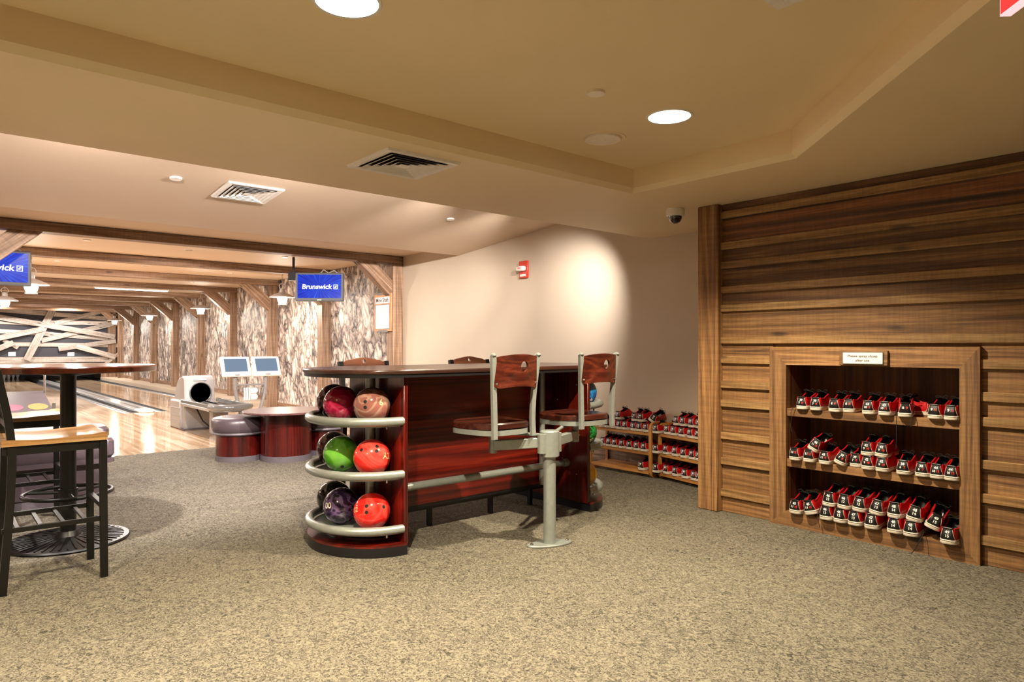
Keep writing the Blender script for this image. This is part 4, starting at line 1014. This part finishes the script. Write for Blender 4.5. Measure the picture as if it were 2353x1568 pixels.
for k, y in enumerate(LY[:2]): pendant(('lit barn pendant lamp in front of the left television', 'lit barn pendant lamp below the left television')[k], 1.10, y+(-.1 if k == 0 else -.5))

# ------------------------------------------------------------------ ceiling fittings
def can(label, x, y, pw=1.25):
    t = thing('recessed_light', label, 'ceiling light', (x, y, ZT), 0, 'round recessed lights in the tray ceiling')
    obj('trim_ring', MB().lathe([(.108, -.004), (.118, -.004), (.12, 0), (.108, 0)], 40, cap=False), M_WHITE, t)
    obj('lens', MB().lathe([(.0005, -.002), (.108, -.002)], 40), M_LENS, t)
    light('lamp', 'SPOT', (0, 0, -.012), P_CAN*pw, C_CAN, t, .03, (0, 0, 0), math.radians(132), .55)
can('bright round ceiling light near the tray corner', 2.914, 2.153); can('bright round ceiling light cut off at the top edge', 1.10, 2.16)
for x, y in ((-.7, 2.16), (-2.5, 2.16), (-.7, .3)): can('round recessed light behind the camera in the tray ceiling', x, y, 1.25 if y > 2 else .5)
def disc(label, loc, r, ring, name, mat=M_BEIGEPL, tilt=0):
    t = thing(name, label, 'ceiling fitting', loc); t.rotation_euler = (tilt, 0, 0)
    obj('cover', MB().lathe([(.0005, -.012), (r*.96, -.012), (r, -.004), (r, 0)], 36), mat, t)
    if ring: obj('ring', MB().lathe([(r+.004, -.002), (ring, -.004), (ring+.003, 0), (r+.004, 0)], 40, cap=False), M_CEIL, t)
disc('large round speaker grille with painted ring in the tray ceiling', (2.93, 2.625, ZT), .105, .13, 'ceiling_speaker')
disc('small beige sprinkler cover near the middle of the tray ceiling', (2.371, 2.166, ZT), .042, 0, 'sprinkler_cover')
def wsl(y): return 2.66-.0864*(y-4.12)
disc('white sprinkler cover on the sloped ceiling left of the vent', (1.474, 5.76, wsl(5.76)), .045, 0, 'sprinkler_cover', M_WHITE, -.0862)
disc('white sprinkler cover on the sloped ceiling near the beige wall', (4.096, 5.76, wsl(5.76)), .04, 0, 'sprinkler_cover', M_WHITE, -.0862)
for k, (x, y) in enumerate(((1.49, 9.78), (1.51, 12.44), (1.51, 14.6), (3.97, 9.74), (4.08, 12.5), (4.08, 14.76))):
    disc('small white ceiling disc between beams, %s row, %s from the front' % ('left' if k < 3 else 'right', ORD[k % 3]), (x, y, ZF), .045, 0, 'sprinkler_cover', M_WHITE)
def vent(label, loc, tilt=0):
    t = thing('ceiling_vent', label, 'vent', loc); t.rotation_euler = (tilt, 0, 0); q = .232
    def sq(name, a, b, z0, z1, mat):
        v = [(s1*r, s2*r, z) for r, z in ((a, z0), (b, z1)) for s1, s2 in ((-1, -1), (1, -1), (1, 1), (-1, 1))]
        return obj(name, MB().add(v, [(i, (i+1) % 4, 4+(i+1) % 4, 4+i) for i in range(4)]), mat, t, smooth=0)
    obj('backing', MB().box(-.19, .19, -.19, .19, -.0015, -.0005), M_HOLE, t)
    sq('frame', q, q-.006, 0, -.014, M_WHITE); sq('frame', q-.006, .185, -.014, -.010, M_WHITE)
    for r in (.178, .142, .106, .07): sq('louver', r, r-.034, -.016, -.003, M_WHITE); sq('louver_lip', r+.003, r, -.018, -.016, M_WHITE)
    obj('center_plate', MB().lathe([(.05, -.016), (.0005, -.006)], 4, a0=PI/4, a1=PI/4+2*PI), M_WHITE, t, smooth=0)
vent('white square ceiling vent on the brown soffit', (2.045, 3.335, ZC)); vent('white square ceiling vent on the sloped ceiling nearer the lanes', (2.067, 5.865, wsl(5.865)), -.0862)
vent('white vent corner at the top edge of the view in the tray ceiling', (2.263-.232, 1.213-.232, ZT))
dc = thing('security_camera', 'white dome security camera on the soffit beside the corner post', 'camera', (4.27, 3.10, ZC))
obj('housing', MB().lathe([(.0005, 0), (.064, 0), (.068, -.01), (.068, -.05), (.06, -.058), (.0005, -.058)], 32), M_WHITE, dc)
obj('dome', MB().lathe([(.05, -.055), (.048, -.075), (.036, -.098), (.015, -.11), (.0005, -.111)], 28), plain('dome_tint', '#3a3034', .06, coat=1), dc)
obj('lens', MB().sphere((-.02, -.02, -.088), .022, 16, 10), M_BLACKPL, dc)
fa = thing('fire_alarm', 'red wall fire alarm strobe with white lens on the beige wall', 'alarm', (XB, 5.944, 2.096))
obj('plate', MB().box(-.03, 0, -.075, .075, -.10, .10, .008), M_REDBOX, fa); obj('strobe', MB().box(-.09, -.03, -.06, .06, -.02, .035, .01), M_WHITE, fa)
obj('label_strip', MB().box(-.033, -.03, -.05, .05, -.08, -.055), M_WHITE, fa); wall_text('FIRE', .03, fa, -.0915, 0, .008, M_NUMR)
ex = thing('exit_sign', 'glowing red exit sign corner at the top right edge', 'exit sign', (1.92, .463, 1.975), -3*PI/4)
obj('panel', MB().box(0, .32, -.012, .012, .004, .2), M_EXIT, ex); obj('edge', MB().box(0, .32, -.012, .012, 0, .004), M_EXITE, ex); obj('edge', MB().box(-.002, 0, -.012, .012, 0, .2), M_EXITE, ex); obj('housing', MB().box(.02, .30, -.03, .03, .2, .26), M_WHITE, ex)

# track lights hidden in the cove behind the soffit
for k, (x, aim, pw, sz) in enumerate(((-.6, (-.6, 7.4, .2), 1.5, 2.2), (.75, (.75, 7.4, .2), 1.7, 2.2), (2.1, (2.0, 7.4, .2), 1.7, 2.2), (3.2, (2.8, 7.4, .2), 1.2, 2.0), (3.3, (4.9, 10.2, 1.5), 1.8, .7), (4.2, (5.28, 9.4, 1.6), 2.2, .6), (4.4, (5.28, 5.5, 1.35), .75, 1.35), (3.75, (5.28, 7.6, 1.5), .9, .8))):
    t = thing('track_light', 'track spotlight tucked behind the soffit above the counter', 'spotlight', (x, 4.25, 2.45), 0, 'track lights behind the soffit')
    d = Vector(aim)-Vector((x, 4.25, 2.45)); q = d.to_track_quat('-Z', 'Y').to_euler()
    hd = obj('lamp_head', MB().lathe([(.035, .09), (.045, .0), (.04, .0), (.03, .085)], 20, cap=False), M_WHITE, t, (0, 0, 0), q); obj('stem', MB().cyl((0, -.03), .008, .02, .19, 8), M_WHITE, t)
    light('lamp', 'SPOT', (0, 0, 0), P_SPOT*pw, C_SPOT, t, .03, q, sz, 1.0)
# added lane ceiling fill lights, flush between beams, to brighten approach, wall and planks
for k, (x, y) in enumerate(((2.7, 9.9), (2.7, 12.3), (2.7, 14.6), (2.7, 19.3), (2.7, 24.0), (3.6, 27.0), (1.6, 27.0), (0, 10), (0, 14.6), (0, 21), (-2.5, 12), (-2.5, 20))):
    t = thing('lane_fill_light', 'added round fill light in the lane ceiling between timber beams', 'ceiling light', (x, y, ZF), 0, 'added lane fill lights')
    obj('trim_ring', MB().lathe([(.05, -.004), (.06, -.004), (.062, 0), (.05, 0)], 24, cap=False), M_WHITE, t)
    light('lamp', 'AREA', (0, 0, -.01), P_LANE, C_LANE, t, .1)
